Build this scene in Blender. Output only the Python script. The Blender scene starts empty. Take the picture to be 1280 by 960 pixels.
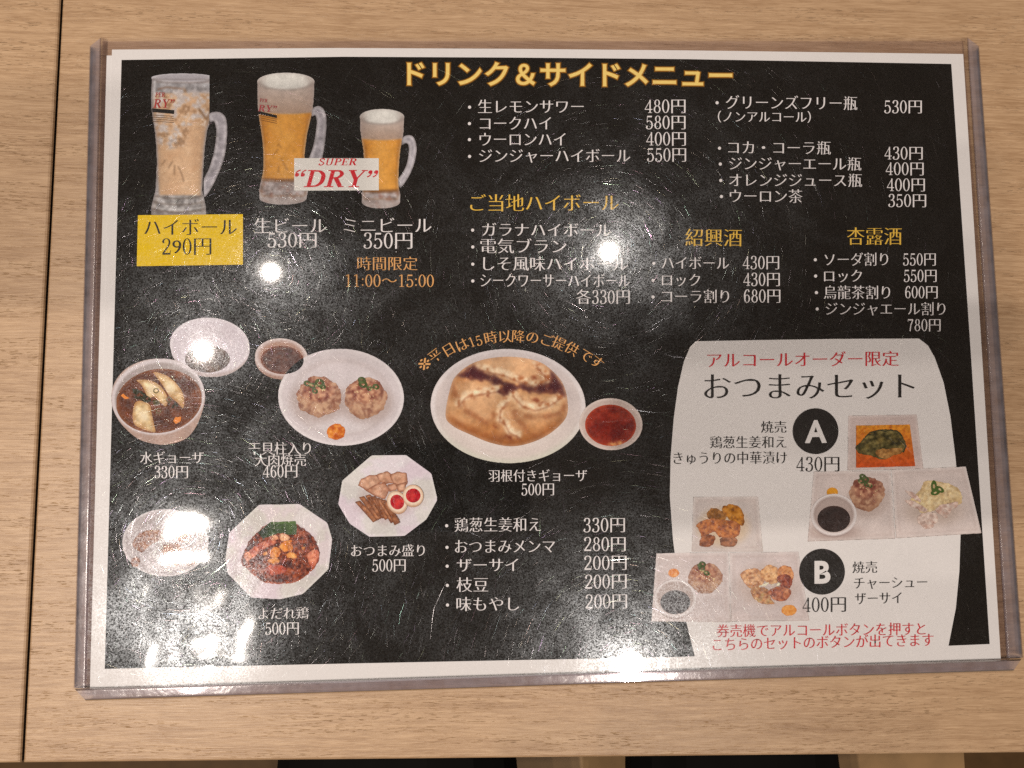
import bpy, bmesh, math, random
import numpy as np
from mathutils import Vector, Matrix

random.seed(7)
RNG = np.random.default_rng(7)
SC = bpy.context.scene
COL = SC.collection

# ------------------------------------------------------------------ camera
F_PX = 960.0                                    # focal length in pixels of a 1280 wide picture
RT = np.array([[0.99895095, -0.01244464, 0.04406972],
               [-0.01599623, -0.99657126, 0.0811779],
               [0.04290838, -0.08179769, -0.99572487]])   # columns: right, down, forward
SHEET_Z = 0.0022                                # height of the printed face above the table top
CAM = np.array([-0.0352453, -0.0443762, 0.3614161 + SHEET_Z])
cd = bpy.data.cameras.new('camera')
cam = bpy.data.objects.new('camera', cd)
COL.objects.link(cam)
m = Matrix.Identity(4)
for i in range(3):
    m[i][0] = RT[i, 0]; m[i][1] = -RT[i, 1]; m[i][2] = -RT[i, 2]; m[i][3] = CAM[i]
cam.matrix_world = m
cd.sensor_width = 36.0
cd.lens = 36.0 * F_PX / 1280.0
cd.clip_start = 0.005
cd.clip_end = 50
SC.camera = cam

# ------------------------------------------------------------------ light
SC.view_settings.view_transform = 'Standard'
SC.view_settings.look = 'None'
SC.view_settings.exposure = 0.0
SC.view_settings.gamma = 1.0
SC.cycles.transparent_max_bounces = 64
SC.cycles.max_bounces = 8
SC.cycles.use_denoising = False
SC.cycles.sample_clamp_direct = 80.0
SC.cycles.caustics_reflective = False
SC.cycles.caustics_refractive = False
W = bpy.data.worlds.new('World')
SC.world = W
W.use_nodes = True
W.node_tree.nodes['Background'].inputs['Color'].default_value = (1.0, 0.73, 0.57, 1)
W.node_tree.nodes['Background'].inputs['Strength'].default_value = 0.15

LAMP_H = 1.70
def downlight(x, y, watts, size=0.04, col=(1.0, 0.885, 0.785)):
    l = bpy.data.lights.new('ceiling_downlight', 'AREA')
    l.shape = 'DISK'; l.size = size; l.energy = watts; l.color = col
    o = bpy.data.objects.new('ceiling_downlight', l)
    o.location = (x, y, LAMP_H)
    COL.objects.link(o)
downlight(-0.586, 0.434, 4.2, .03)
downlight(0.326, 0.484, 4.2, .03)
downlight(-0.762, 0.219, 4.2, .03)
downlight(-0.797, -0.262, 11.5, 0.034)
downlight(-0.764, -0.544, 6.0, 0.034)
downlight(-0.789, -0.378, 3.0, 0.03)
downlight(0.360, -0.650, 9.0, 0.045)

# ------------------------------------------------------------------ helpers
def lin(c):
    c = np.asarray(c, float) / 255.0
    return np.where(c <= 0.04045, c / 12.92, ((c + 0.055) / 1.055) ** 2.4)

def P(px, py, z=SHEET_Z):
    """world point on the height z where the photograph shows pixel (px, py)"""
    px = np.asarray(px, float); py = np.asarray(py, float)
    d = np.stack([(px - 640) / F_PX, (py - 480) / F_PX, np.ones_like(px)], -1) @ RT.T
    t = (z - CAM[2]) / d[..., 2]
    return CAM + d * t[..., None]

def tag(o, label=None, cat=None, kind=None, group=None):
    if label: o['label'] = label
    if cat: o['category'] = cat
    if kind: o['kind'] = kind
    if group: o['group'] = group
    return o

def mesh_obj(name, verts, faces, mat=None, parent=None, smooth=False):
    me = bpy.data.meshes.new(name)
    me.from_pydata([tuple(v) for v in verts], [], [tuple(f) for f in faces])
    me.update()
    if smooth: me.polygons.foreach_set('use_smooth', [True] * len(me.polygons))
    o = bpy.data.objects.new(name, me)
    COL.objects.link(o)
    if mat: me.materials.append(mat)
    if parent: o.parent = parent
    return o

def np_mesh(name, V, F, mat, parent=None, smooth=False):
    """V (n,3) float, F (m,k) int -> mesh object, fast"""
    me = bpy.data.meshes.new(name)
    V = np.asarray(V, np.float32); F = np.asarray(F, np.int32); k = F.shape[1]
    me.vertices.add(len(V)); me.vertices.foreach_set('co', V.ravel())
    me.loops.add(F.size); me.loops.foreach_set('vertex_index', F.ravel())
    me.polygons.add(len(F)); me.polygons.foreach_set('loop_start', np.arange(len(F), dtype=np.int32) * k)
    me.update(calc_edges=True)
    if smooth: me.polygons.foreach_set('use_smooth', np.ones(len(F), bool))
    me.materials.append(mat)
    o = bpy.data.objects.new(name, me)
    COL.objects.link(o)
    if parent: o.parent = parent
    return o

def empty(name, loc=(0, 0, 0)):
    o = bpy.data.objects.new(name, None); o.location = loc; o.empty_display_size = 0.02
    COL.objects.link(o)
    return o

def new_mat(name):
    mt = bpy.data.materials.new(name); mt.use_nodes = True
    nt = mt.node_tree; nt.nodes.clear()
    out = nt.nodes.new('ShaderNodeOutputMaterial')
    return mt, nt, out

def N(nt, typ, **kw):
    n = nt.nodes.new(typ)
    for k, v in kw.items():
        if k in n.inputs.keys() if hasattr(n.inputs, 'keys') else False: n.inputs[k].default_value = v
        else: setattr(n, k, v)
    return n

# print colours: PAPER_DISP is how the white border shows; a colour given as it shows is turned into ink reflectance
PAPER_ALB = 0.80
PAPER_DISP = lin((206, 191, 180))
VEIL = np.array([0.008, 0.0075, 0.007])
def ink(c):
    return np.clip((lin(c) - VEIL) / (PAPER_DISP - VEIL) * PAPER_ALB, 0.003, 0.9)

PRINT = {}
def print_mat(name, c, grain=0.10):
    """ink on paper, with the slight mottle of a laser print"""
    if name in PRINT: return PRINT[name]
    mt, nt, out = new_mat(name)
    b = nt.nodes.new('ShaderNodeBsdfPrincipled'); b.inputs['Roughness'].default_value = 0.75
    b.inputs['Specular IOR Level'].default_value = 0.05
    tc = nt.nodes.new('ShaderNodeTexCoord')
    no = nt.nodes.new('ShaderNodeTexNoise'); no.inputs['Scale'].default_value = 900; no.inputs['Detail'].default_value = 3
    nt.links.new(tc.outputs['Object'], no.inputs['Vector'])
    r = nt.nodes.new('ShaderNodeMapRange'); r.inputs['From Min'].default_value = 0.3; r.inputs['From Max'].default_value = 0.7
    r.inputs['To Min'].default_value = 1 - grain; r.inputs['To Max'].default_value = 1 + grain
    nt.links.new(no.outputs['Fac'], r.inputs['Value'])
    mx = nt.nodes.new('ShaderNodeVectorMath'); mx.operation = 'SCALE'
    mx.inputs[0].default_value = tuple(ink(c)); nt.links.new(r.outputs['Result'], mx.inputs['Scale'])
    nt.links.new(mx.outputs['Vector'], b.inputs['Base Color'])
    nt.links.new(b.outputs['BSDF'], out.inputs['Surface'])
    PRINT[name] = mt
    return mt

def painted_mat():
    mt, nt, out = new_mat('printed_picture_ink')
    b = nt.nodes.new('ShaderNodeBsdfPrincipled'); b.inputs['Roughness'].default_value = 0.7
    b.inputs['Specular IOR Level'].default_value = 0.05
    a = nt.nodes.new('ShaderNodeAttribute'); a.attribute_name = 'ink'
    tc = nt.nodes.new('ShaderNodeTexCoord')
    no = nt.nodes.new('ShaderNodeTexNoise'); no.inputs['Scale'].default_value = 1100; no.inputs['Detail'].default_value = 2
    nt.links.new(tc.outputs['Object'], no.inputs['Vector'])
    r = nt.nodes.new('ShaderNodeMapRange'); r.inputs['From Min'].default_value = 0.3; r.inputs['From Max'].default_value = 0.7
    r.inputs['To Min'].default_value = 0.93; r.inputs['To Max'].default_value = 1.07
    nt.links.new(no.outputs['Fac'], r.inputs['Value'])
    mx = nt.nodes.new('ShaderNodeVectorMath'); mx.operation = 'SCALE'
    nt.links.new(a.outputs['Color'], mx.inputs[0]); nt.links.new(r.outputs['Result'], mx.inputs['Scale'])
    nt.links.new(mx.outputs['Vector'], b.inputs['Base Color'])
    nt.links.new(b.outputs['BSDF'], out.inputs['Surface'])
    return mt
PAINT = painted_mat()

# ------------------------------------------------------------------ table
def wood_mat(name, ang, off):
    mt, nt, out = new_mat(name)
    L = nt.links
    tc = nt.nodes.new('ShaderNodeTexCoord')
    mp = nt.nodes.new('ShaderNodeMapping'); mp.inputs['Rotation'].default_value = (0, 0, ang); mp.inputs['Location'].default_value = off
    L.new(tc.outputs['Object'], mp.inputs['Vector'])
    # wander of the grain
    w = nt.nodes.new('ShaderNodeTexNoise'); w.inputs['Scale'].default_value = 9; w.inputs['Detail'].default_value = 2
    L.new(mp.outputs['Vector'], w.inputs['Vector'])
    ws = nt.nodes.new('ShaderNodeVectorMath'); ws.operation = 'MULTIPLY_ADD'
    ws.inputs[1].default_value = (0, 0.005, 0); L.new(w.outputs['Color'], ws.inputs[0]); L.new(mp.outputs['Vector'], ws.inputs[2])
    def noise(sx, sy, detail, rough=0.55):
        s = nt.nodes.new('ShaderNodeMapping'); s.inputs['Scale'].default_value = (sx, sy, 1)
        L.new(ws.outputs['Vector'], s.inputs['Vector'])
        n = nt.nodes.new('ShaderNodeTexNoise'); n.inputs['Scale'].default_value = 1; n.inputs['Detail'].default_value = detail
        n.inputs['Roughness'].default_value = rough
        L.new(s.outputs['Vector'], n.inputs['Vector'])
        return n.outputs['Fac']
    def mr(v, a, b, c, d):
        r = nt.nodes.new('ShaderNodeMapRange'); r.inputs['From Min'].default_value = a; r.inputs['From Max'].default_value = b
        r.inputs['To Min'].default_value = c; r.inputs['To Max'].default_value = d
        L.new(v, r.inputs['Value']); return r.outputs['Result']
    def mul(a, b, op='MULTIPLY'):
        q = nt.nodes.new('ShaderNodeMath'); q.operation = op; L.new(a, q.inputs[0])
        if isinstance(b, float): q.inputs[1].default_value = b
        else: L.new(b, q.inputs[1])
        return q.outputs[0]
    broad = noise(4, 55, 3)
    bands = noise(24, 450, 5, .65)
    fine = noise(85, 1500, 4, 0.7)
    pores = noise(190, 1900, 2, 0.5)
    zone = noise(9, 150, 3)
    cr = nt.nodes.new('ShaderNodeValToRGB')
    cr.color_ramp.elements[0].position = 0.25; cr.color_ramp.elements[0].color = (0.36, 0.228, 0.126, 1)
    cr.color_ramp.elements[1].position = 0.75; cr.color_ramp.elements[1].color = (0.54, 0.375, 0.228, 1)
    mixv = mul(mul(mul(broad, 0.16), mul(bands, 0.40), 'ADD'), mul(fine, 0.44), 'ADD')
    L.new(mr(mixv, 0.30, 0.70, 0.0, 1.0), cr.inputs['Fac'])
    lines = noise(50, 800, 3, .6)
    lz = noise(6, 90, 2)
    def contour(v, wd):                                  # thin growth lines where the noise crosses its middle
        q = mul(mul(v, -0.5, 'ADD'), 0.0, 'ADD')
        ab = nt.nodes.new('ShaderNodeMath'); ab.operation = 'ABSOLUTE'; L.new(q, ab.inputs[0])
        return mr(ab.outputs[0], 0.0, wd, 1.0, 0.0)
    c1 = contour(noise(22, 330, 4, .6), .045); c2 = contour(noise(34, 560, 4, .6), .04)
    lm = mul(mul(mul(mr(lines, 0.54, 0.64, 0.0, 0.55), mul(c1, 0.75), 'MAXIMUM'), mul(c2, 0.6), 'MAXIMUM'), mr(lz, 0.36, 0.60, 0.35, 1.0))
    # open pores: short dark dashes gathered in bands
    pm = mul(mr(pores, 0.60, 0.72, 0.0, 1.0), mr(zone, 0.46, 0.60, 0.0, 1.0))
    mxc = nt.nodes.new('ShaderNodeMix'); mxc.data_type = 'RGBA'; mxc.blend_type = 'MULTIPLY'
    L.new(mul(mul(pm, 0.45), mul(lm, 0.72), 'MAXIMUM'), mxc.inputs['Factor']); L.new(cr.outputs['Color'], mxc.inputs['A']); mxc.inputs['B'].default_value = (0.60, 0.50, 0.40, 1)
    b = nt.nodes.new('ShaderNodeBsdfPrincipled')
    L.new(mxc.outputs['Result'], b.inputs['Base Color'])
    b.inputs['Roughness'].default_value = 0.38; b.inputs['Specular IOR Level'].default_value = 0.5
    h = mul(mul(pm, -1.0), mul(fine, 0.35), 'ADD')
    bp = nt.nodes.new('ShaderNodeBump'); bp.inputs['Strength'].default_value = 0.8; bp.inputs['Distance'].default_value = 0.00035
    L.new(h, bp.inputs['Height']); L.new(bp.outputs['Normal'], b.inputs['Normal'])
    L.new(b.outputs['BSDF'], out.inputs['Surface'])
    return mt

def simple_mat(name, c, rough=0.6, spec=0.3):
    mt, nt, out = new_mat(name)
    b = nt.nodes.new('ShaderNodeBsdfPrincipled'); b.inputs['Roughness'].default_value = rough; b.inputs['Specular IOR Level'].default_value = spec
    tc = nt.nodes.new('ShaderNodeTexCoord')
    no = nt.nodes.new('ShaderNodeTexNoise'); no.inputs['Scale'].default_value = 60; no.inputs['Detail'].default_value = 4
    nt.links.new(tc.outputs['Object'], no.inputs['Vector'])
    mx = nt.nodes.new('ShaderNodeMix'); mx.data_type = 'RGBA'
    nt.links.new(no.outputs['Fac'], mx.inputs['Factor'])
    mx.inputs['A'].default_value = (*[q * 0.75 for q in c], 1); mx.inputs['B'].default_value = (*[q * 1.25 for q in c], 1)
    nt.links.new(mx.outputs['Result'], b.inputs['Base Color'])
    nt.links.new(b.outputs['BSDF'], out.inputs['Surface'])
    return mt

TAB_ANG = math.atan2(-0.011, 0.467)                # the table is turned slightly against the menu
front_l = P(0, 954.5, 0.0); front_r = P(1280, 941.5, 0.0)
ex = np.array([math.cos(TAB_ANG), math.sin(TAB_ANG), 0]); ey = np.array([-math.sin(TAB_ANG), math.cos(TAB_ANG), 0])
seam_b = P(27, 950, 0.0); seam_t = P(76, 0, 0.0)

def top_slab(name, x0, x1, depth, mat, label):
    """a table top with a rounded edge; x0/x1 are given at the front and run along the seam direction"""
    root = empty(name, tuple(x0))
    tag(root, label, 'table')
    sd = (seam_t - seam_b); sd /= np.linalg.norm(sd)
    th, bv = 0.028, 0.0012
    c = [x0, x1, x1 + sd * depth, x0 + sd * depth]
    ctr = sum(c) / 4
    def ring(inset, z):
        r = []
        for k in range(4):
            a = (c[k] - c[k - 1]); b_ = (c[(k + 1) % 4] - c[k])
            a = a / np.linalg.norm(a); b_ = b_ / np.linalg.norm(b_)
            v = c[k] + inset * (b_ - a)
            r.append(np.array([v[0], v[1], z]))
        return r
    rings = [ring(bv, 0.0), ring(bv * 0.35, -bv * 0.35), ring(0, -bv)]
    V = np.array(sum(rings, [])) - x0
    F = [(0, 1, 2, 3)]
    for q in range(2):
        for k in range(4):
            F.append((q * 4 + k, (q + 1) * 4 + k, (q + 1) * 4 + (k + 1) % 4, q * 4 + (k + 1) % 4))
    mesh_obj('table_top', V, F, mat, root)
    eb = [ring(0.0003, -bv), ring(0.0003, -th)]
    V = np.array(sum(eb, [])) - x0
    F = [(k, 4 + k, 4 + (k + 1) % 4, (k + 1) % 4) for k in range(4)] + [(7, 6, 5, 4)]
    mesh_obj('edge_band', V, F, EDGE, root)
    # a plain post leg under each outer corner
    for k in range(4):
        q = c[k] + (ctr - c[k]) * 0.12 - x0
        s = 0.022
        V = [(q[0] + a * s, q[1] + b_ * s, z) for z in (-0.72, -th) for a, b_ in ((-1, -1), (1, -1), (1, 1), (-1, 1))]
        F = [(0, 3, 2, 1), (4, 5, 6, 7)] + [(k2, (k2 + 1) % 4, 4 + (k2 + 1) % 4, 4 + k2) for k2 in range(4)]
        mesh_obj('leg', V, F, EDGE, root)
    return root

EDGE = simple_mat('dark_edge_band', (0.045, 0.028, 0.018), 0.5)
WOOD_R = wood_mat('oak_laminate', -TAB_ANG, (0.0, 0.0, 0))
WOOD_L = wood_mat('oak_laminate_second_table', -TAB_ANG, (1.37, 0.61, 0.2))
GAP = 0.0011
def along_front(p): # foot of p on the front edge
    d = front_r - front_l; d = d / np.linalg.norm(d)
    return front_l + d * ((p - front_l) @ d)
sb = along_front(seam_b)
fd = (front_r - front_l) / np.linalg.norm(front_r - front_l)
top_slab('dining_table', sb + fd * GAP / 2, sb + fd * 0.70, 0.62, WOOD_R, 'light oak laminate table top carrying the menu in its plastic case')
top_slab('dining_table', sb - fd * 0.60, sb - fd * GAP / 2, 0.62, WOOD_L, 'light oak laminate table pushed up against the left side of the menu table')

# floor and the seated person, seen as a thin strip past the front edge
fl = mesh_obj('floor', [(-3, -3, -0.72), (3, -3, -0.72), (3, 3, -0.72), (-3, 3, -0.72)], [(0, 1, 2, 3)], simple_mat('brown_wood_floor', (0.10, 0.055, 0.02), 0.5))
tag(fl, kind='structure')

def person():
    J = [(0.02, -0.62, -0.14), (0.02, -0.60, -0.02), (0.02, -0.60, 0.06),
         (-0.09, -0.58, -0.165), (-0.088, -0.36, -0.15), (-0.09, -0.12, -0.16), (-0.10, -0.10, -0.42), (-0.10, -0.13, -0.64), (-0.10, -0.02, -0.68),
         (0.125, -0.58, -0.17), (0.13, -0.36, -0.155), (0.125, -0.12, -0.16), (0.15, -0.10, -0.42), (0.15, -0.13, -0.64), (0.15, -0.02, -0.68)]
    E = [(0, 1), (1, 2), (0, 3), (3, 4), (4, 5), (5, 6), (6, 7), (7, 8), (0, 9), (9, 10), (10, 11), (11, 12), (12, 13), (13, 14)]
    Rr = [.13, .135, .13, .098, .094, .070, .058, .045, .035, .095, .080, .066, .058, .045, .035]
    me = bpy.data.meshes.new('person')
    me.from_pydata(J, E, [])
    o = bpy.data.objects.new('person', me); COL.objects.link(o)
    sk = o.modifiers.new('skin', 'SKIN')
    for v, r in zip(me.skin_vertices[0].data, Rr): v.radius = (r, r)
    me.skin_vertices[0].data[0].use_root = True
    o.modifiers.new('sub', 'SUBSURF').levels = 2
    o.modifiers['sub'].render_levels = 2
    me.materials.append(simple_mat('black_trousers', (0.006, 0.0055, 0.005), 0.9, 0.05))
    tag(o, 'person in black trousers sitting at the front edge of the table', 'person')
person()

def bench():
    mt = simple_mat('bench_wood', (0.27, 0.165, 0.075), 0.5)
    r = empty('bench', (0, 0, -0.25))
    tag(r, 'brown wooden bench under the person in black trousers', 'bench')
    def box(name, x0, x1, y0, y1, z0, z1):
        V = [(x, y, z) for z in (z0, z1) for x, y in ((x0, y0), (x1, y0), (x1, y1), (x0, y1))]
        mesh_obj(name, V, [(3, 2, 1, 0), (4, 5, 6, 7), (0, 1, 5, 4), (1, 2, 6, 5), (2, 3, 7, 6), (3, 0, 4, 7)], mt, r)
    box('seat', -0.19, 0.345, -0.72, -0.21, -0.035, 0)
    for x in (-0.17, 0.30):
        for y in (-0.70, -0.26): box('leg', x, x + .04, y, y + .04, -0.47, -0.0352)
bench()

# the phone that takes the picture, just behind the lens; it throws the soft shadow on the menu
def phone():
    root = empty('smartphone', tuple(CAM + np.array([0, 0, 0.004])))
    tag(root, 'black smartphone lying level in the air above the menu', 'phone')
    mat = simple_mat('black_phone', (0.01, 0.01, 0.011), 0.4)
    gl = simple_mat('phone_glass', (0.006, 0.006, 0.007), 0.08)
    def slab(name, x0, x1, y0, y1, z0, z1, rad, mt):
        pts = []
        for (cx, cy, a0) in ((x1 - rad, y1 - rad, 0), (x0 + rad, y1 - rad, 90), (x0 + rad, y0 + rad, 180), (x1 - rad, y0 + rad, 270)):
            for t in range(0, 91, 15):
                a = math.radians(a0 + t); pts.append((cx + rad * math.cos(a), cy + rad * math.sin(a)))
        n = len(pts)
        V = [(x, y, z0) for x, y in pts] + [(x, y, z1) for x, y in pts]
        F = [tuple(range(n))[::-1], tuple(range(n, 2 * n))] + [(k, (k + 1) % n, n + (k + 1) % n, n + k) for k in range(n)]
        return mesh_obj(name, V, F, mt, root)
    slab('body', -0.115, 0.047, -0.078, 0.005, 0.0, 0.008, 0.011, mat)
    slab('screen', -0.112, 0.044, -0.075, 0.002, 0.0082, 0.0088, 0.009, gl)
    slab('camera_bar', -0.006, 0.006, -0.055, 0.0035, -0.0018, -0.0001, 0.007, gl)
phone()

# ------------------------------------------------------------------ writing
_fc = bpy.data.curves.new('glyph', 'FONT'); _fo = bpy.data.objects.new('glyph', _fc); COL.objects.link(_fo)
_gc = {}
def glyph(ch, style):
    """triangles of one character, in em units; mincho thins the strokes that run across and keeps the upright ones"""
    k = (ch, style)
    if k in _gc: return _gc[k]
    def tess(off):
        _fc.body = ch; _fc.offset = off
        dg = bpy.context.evaluated_depsgraph_get(); dg.update()
        me = bpy.data.meshes.new_from_object(_fo.evaluated_get(dg))
        v = np.array([q.co[:2] for q in me.vertices]).reshape(-1, 2)
        me.calc_loop_triangles()
        f = np.array([t.vertices[:] for t in me.loop_triangles]).reshape(-1, 3)
        bpy.data.meshes.remove(me)
        return v, f
    _fc.resolution_u = 4
    v, f = tess(0.0)
    if len(v):
        # weld, then find the outline and its outward direction at every corner
        key = np.round(v, 5); u, first, inv = np.unique(key, axis=0, return_index=True, return_inverse=True)
        v = v[first]; f = inv.reshape(-1)[f]
        ar = (v[f[:, 1], 0] - v[f[:, 0], 0]) * (v[f[:, 2], 1] - v[f[:, 0], 1]) - (v[f[:, 1], 1] - v[f[:, 0], 1]) * (v[f[:, 2], 0] - v[f[:, 0], 0])
        f = np.where((ar < 0)[:, None], f[:, ::-1], f)
        eds = {}
        for t in f:
            for i in range(3): eds[(t[i], t[(i + 1) % 3])] = eds.get((t[i], t[(i + 1) % 3]), 0) + 1
        acc = np.zeros((len(v), 2)); pn = [[] for _ in v]
        for (i, j) in eds:
            if (j, i) in eds: continue
            d = v[j] - v[i]; l = np.linalg.norm(d)
            if l < 1e-6: continue
            n_ = np.array([d[1], -d[0]]) / l
            pn[i].append(n_); pn[j].append(n_)
        nv = np.zeros((len(v), 2))
        for i, q in enumerate(pn):
            if not q: continue
            m_ = np.mean(q, 0); l2 = m_ @ m_
            nv[i] = m_ / max(l2, .35)
        if style == 'mincho': v = v + nv * np.array([.007, -.0175])
        elif style.startswith('off'): v = v + nv * float(style[3:])
    _gc[k] = (v, f)
    return _gc[k]

def rib(pts, w, cap=True):
    """ribbon along a smooth path; w a number, or (thin, thick) for a broad pen held so that upright strokes are thick"""
    p = np.array(pts, float)
    q = [p[0]]
    n = len(p)
    if n > 2:
        for i in range(n - 1):
            p0 = p[max(i - 1, 0)]; p1 = p[i]; p2 = p[i + 1]; p3 = p[min(i + 2, n - 1)]
            for t in np.linspace(0, 1, 7)[1:]:
                q.append(0.5 * ((2 * p1) + (-p0 + p2) * t + (2 * p0 - 5 * p1 + 4 * p2 - p3) * t * t + (-p0 + 3 * p1 - 3 * p2 + p3) * t ** 3))
    else: q.append(p[1])
    q = np.array(q)
    d = np.gradient(q, axis=0); d /= np.linalg.norm(d, axis=1)[:, None] + 1e-9
    nn = np.stack([-d[:, 1], d[:, 0]], -1)
    if isinstance(w, tuple): ww = w[0] + (w[1] - w[0]) * np.abs(d[:, 1]) ** 1.6
    else: ww = np.full(len(q), w)
    a = q + nn * ww[:, None] / 2; b = q - nn * ww[:, None] / 2
    V = np.concatenate([a, b]); m_ = len(q)
    F = []
    for i in range(m_ - 1):
        F += [(i, m_ + i, m_ + i + 1), (i, m_ + i + 1, i + 1)]
    return V, np.array(F)
def rect(x0, y0, x1, y1): return np.array([(x0, y0), (x1, y0), (x1, y1), (x0, y1)], float), np.array([(0, 1, 2), (0, 2, 3)])
def ring2(cx, cy, ro, ho, ri, hi):
    t = np.linspace(0, 2 * np.pi, 33)[:-1]
    a = np.stack([cx + ro * np.cos(t), cy + ho * np.sin(t)], -1); b = np.stack([cx + ri * np.cos(t), cy + hi * np.sin(t)], -1)
    F = []
    for i in range(32):
        j = (i + 1) % 32; F += [(i, j, 32 + j), (i, 32 + j, 32 + i)]
    return np.concatenate([a, b]), np.array(F)
def dot(cx, cy, r, ry=None):
    t = np.linspace(0, 2 * np.pi, 15)[:-1]; ry = ry or r
    V = np.concatenate([[(cx, cy)], np.stack([cx + r * np.cos(t), cy + ry * np.sin(t)], -1)])
    return V, np.array([(0, 1 + i, 1 + (i + 1) % 14) for i in range(14)])
TK = (0.030, 0.085)
SERIF = {
 '0': [ring2(.25, .345, .215, .355, .125, .325)],
 '1': [rect(.215, .02, .295, .69), rect(.12, 0, .39, .028), rib([(.215, .675), (.10, .60)], .035)],
 '2': [rib([(.07, .53), (.12, .64), (.24, .69), (.36, .64), (.395, .52), (.34, .38), (.20, .20), (.07, .045)], TK), rect(.05, 0, .44, .075), dot(.105, .535, .045), rib([(.425, .05), (.45, .19)], .025)],
 '3': [rib([(.09, .56), (.15, .66), (.25, .69), (.35, .65), (.38, .53), (.32, .41), (.19, .365)], TK), rib([(.19, .365), (.34, .34), (.41, .20), (.36, .05), (.23, -.005), (.11, .03), (.07, .12)], TK), dot(.12, .565, .043), dot(.105, .125, .045)],
 '4': [rect(.295, .02, .37, .69), rib([(.345, .675), (.04, .20)], .034), rect(.02, .165, .47, .205), rect(.22, 0, .445, .026)],
 '5': [rib([(.125, .66), (.10, .355)], .030), rect(.11, .615, .395, .69), rib([(.10, .36), (.20, .425), (.33, .39), (.41, .23), (.36, .06), (.23, -.005), (.11, .03), (.065, .12)], TK), dot(.10, .125, .045)],
 '6': [ring2(.26, .205, .19, .215, .105, .188), rib([(.39, .63), (.29, .69), (.18, .62), (.105, .42), (.11, .20)], TK), dot(.375, .60, .040)],
 '7': [rect(.06, .615, .44, .69), rib([(.42, .64), (.28, .36), (.215, .0)], .075), rib([(.075, .64), (.06, .53)], .025)],
 '8': [ring2(.25, .525, .165, .175, .09, .150), ring2(.25, .185, .205, .195, .12, .165)],
 ':': [dot(.12, .10, .045), dot(.12, .43, .045)],
}
# upright serif capitals (slanted when set)
TC = (0.045, 0.15)
SERIFCAP = {
 'D': (.74, [rect(.12, .02, .265, .68), rect(.02, 0, .30, .04), rect(.02, .66, .30, .70), rib([(.26, .665), (.46, .645), (.605, .52), (.64, .35), (.605, .18), (.46, .055), (.26, .035)], (.06, .16))]),
 'R': (.74, [rect(.12, .02, .265, .68), rect(.02, 0, .36, .04), rect(.02, .66, .30, .70), rib([(.26, .665), (.44, .655), (.545, .53), (.44, .40), (.26, .375)], (.06, .15)), rib([(.36, .38), (.60, .03)], .145), rect(.54, 0, .73, .04)]),
 'Y': (.70, [rib([(.14, .68), (.36, .32)], .14), rib([(.60, .68), (.385, .33)], .055), rect(.295, .02, .435, .36), rect(.17, 0, .56, .04), rect(.02, .66, .31, .70), rect(.49, .66, .71, .70)]),
 'S': (.54, [rib([(.44, .53), (.37, .65), (.25, .675), (.12, .62), (.11, .50), (.25, .38), (.42, .28), (.45, .14), (.33, .03), (.20, .02), (.08, .16)], (.09, .10)), rect(.41, .50, .45, .69), rect(.07, .01, .11, .20)]),
 'U': (.74, [rib([(.19, .68), (.19, .22), (.25, .06), (.38, .02), (.52, .07), (.57, .22), (.57, .68)], (.055, .115)), rect(.06, .66, .33, .70), rect(.47, .66, .69, .70)]),
 'P': (.62, [rect(.12, .02, .26, .68), rect(.02, 0, .37, .04), rect(.02, .66, .30, .70), rib([(.26, .665), (.44, .65), (.54, .51), (.44, .37), (.26, .345)], (.06, .15))]),
 'E': (.62, [rect(.12, .02, .26, .68), rect(.02, 0, .55, .05), rect(.02, .65, .54, .70), rect(.25, .335, .43, .375), rect(.52, 0, .56, .19), rect(.505, .52, .545, .70), rect(.41, .25, .45, .46)]),
 '“': (.44, [dot(.10, .50, .075), rib([(.04, .52), (.08, .64), (.18, .70)], .05), dot(.31, .50, .075), rib([(.25, .52), (.29, .64), (.39, .70)], .05)]),
 '”': (.44, [dot(.12, .62, .075), rib([(.18, .60), (.14, .48), (.05, .42)], .05), dot(.33, .62, .075), rib([(.39, .60), (.35, .48), (.26, .42)], .05)]),
}
_serif_memo = {}
def merged(parts):
    V, F, Z, n = [], [], [], 0
    for i, (v, f) in enumerate(parts):
        V.append(v); F.append(f + n); Z.append(np.full(len(v), i)); n += len(v)
    return np.concatenate(V), np.concatenate(F), np.concatenate(Z)

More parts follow.
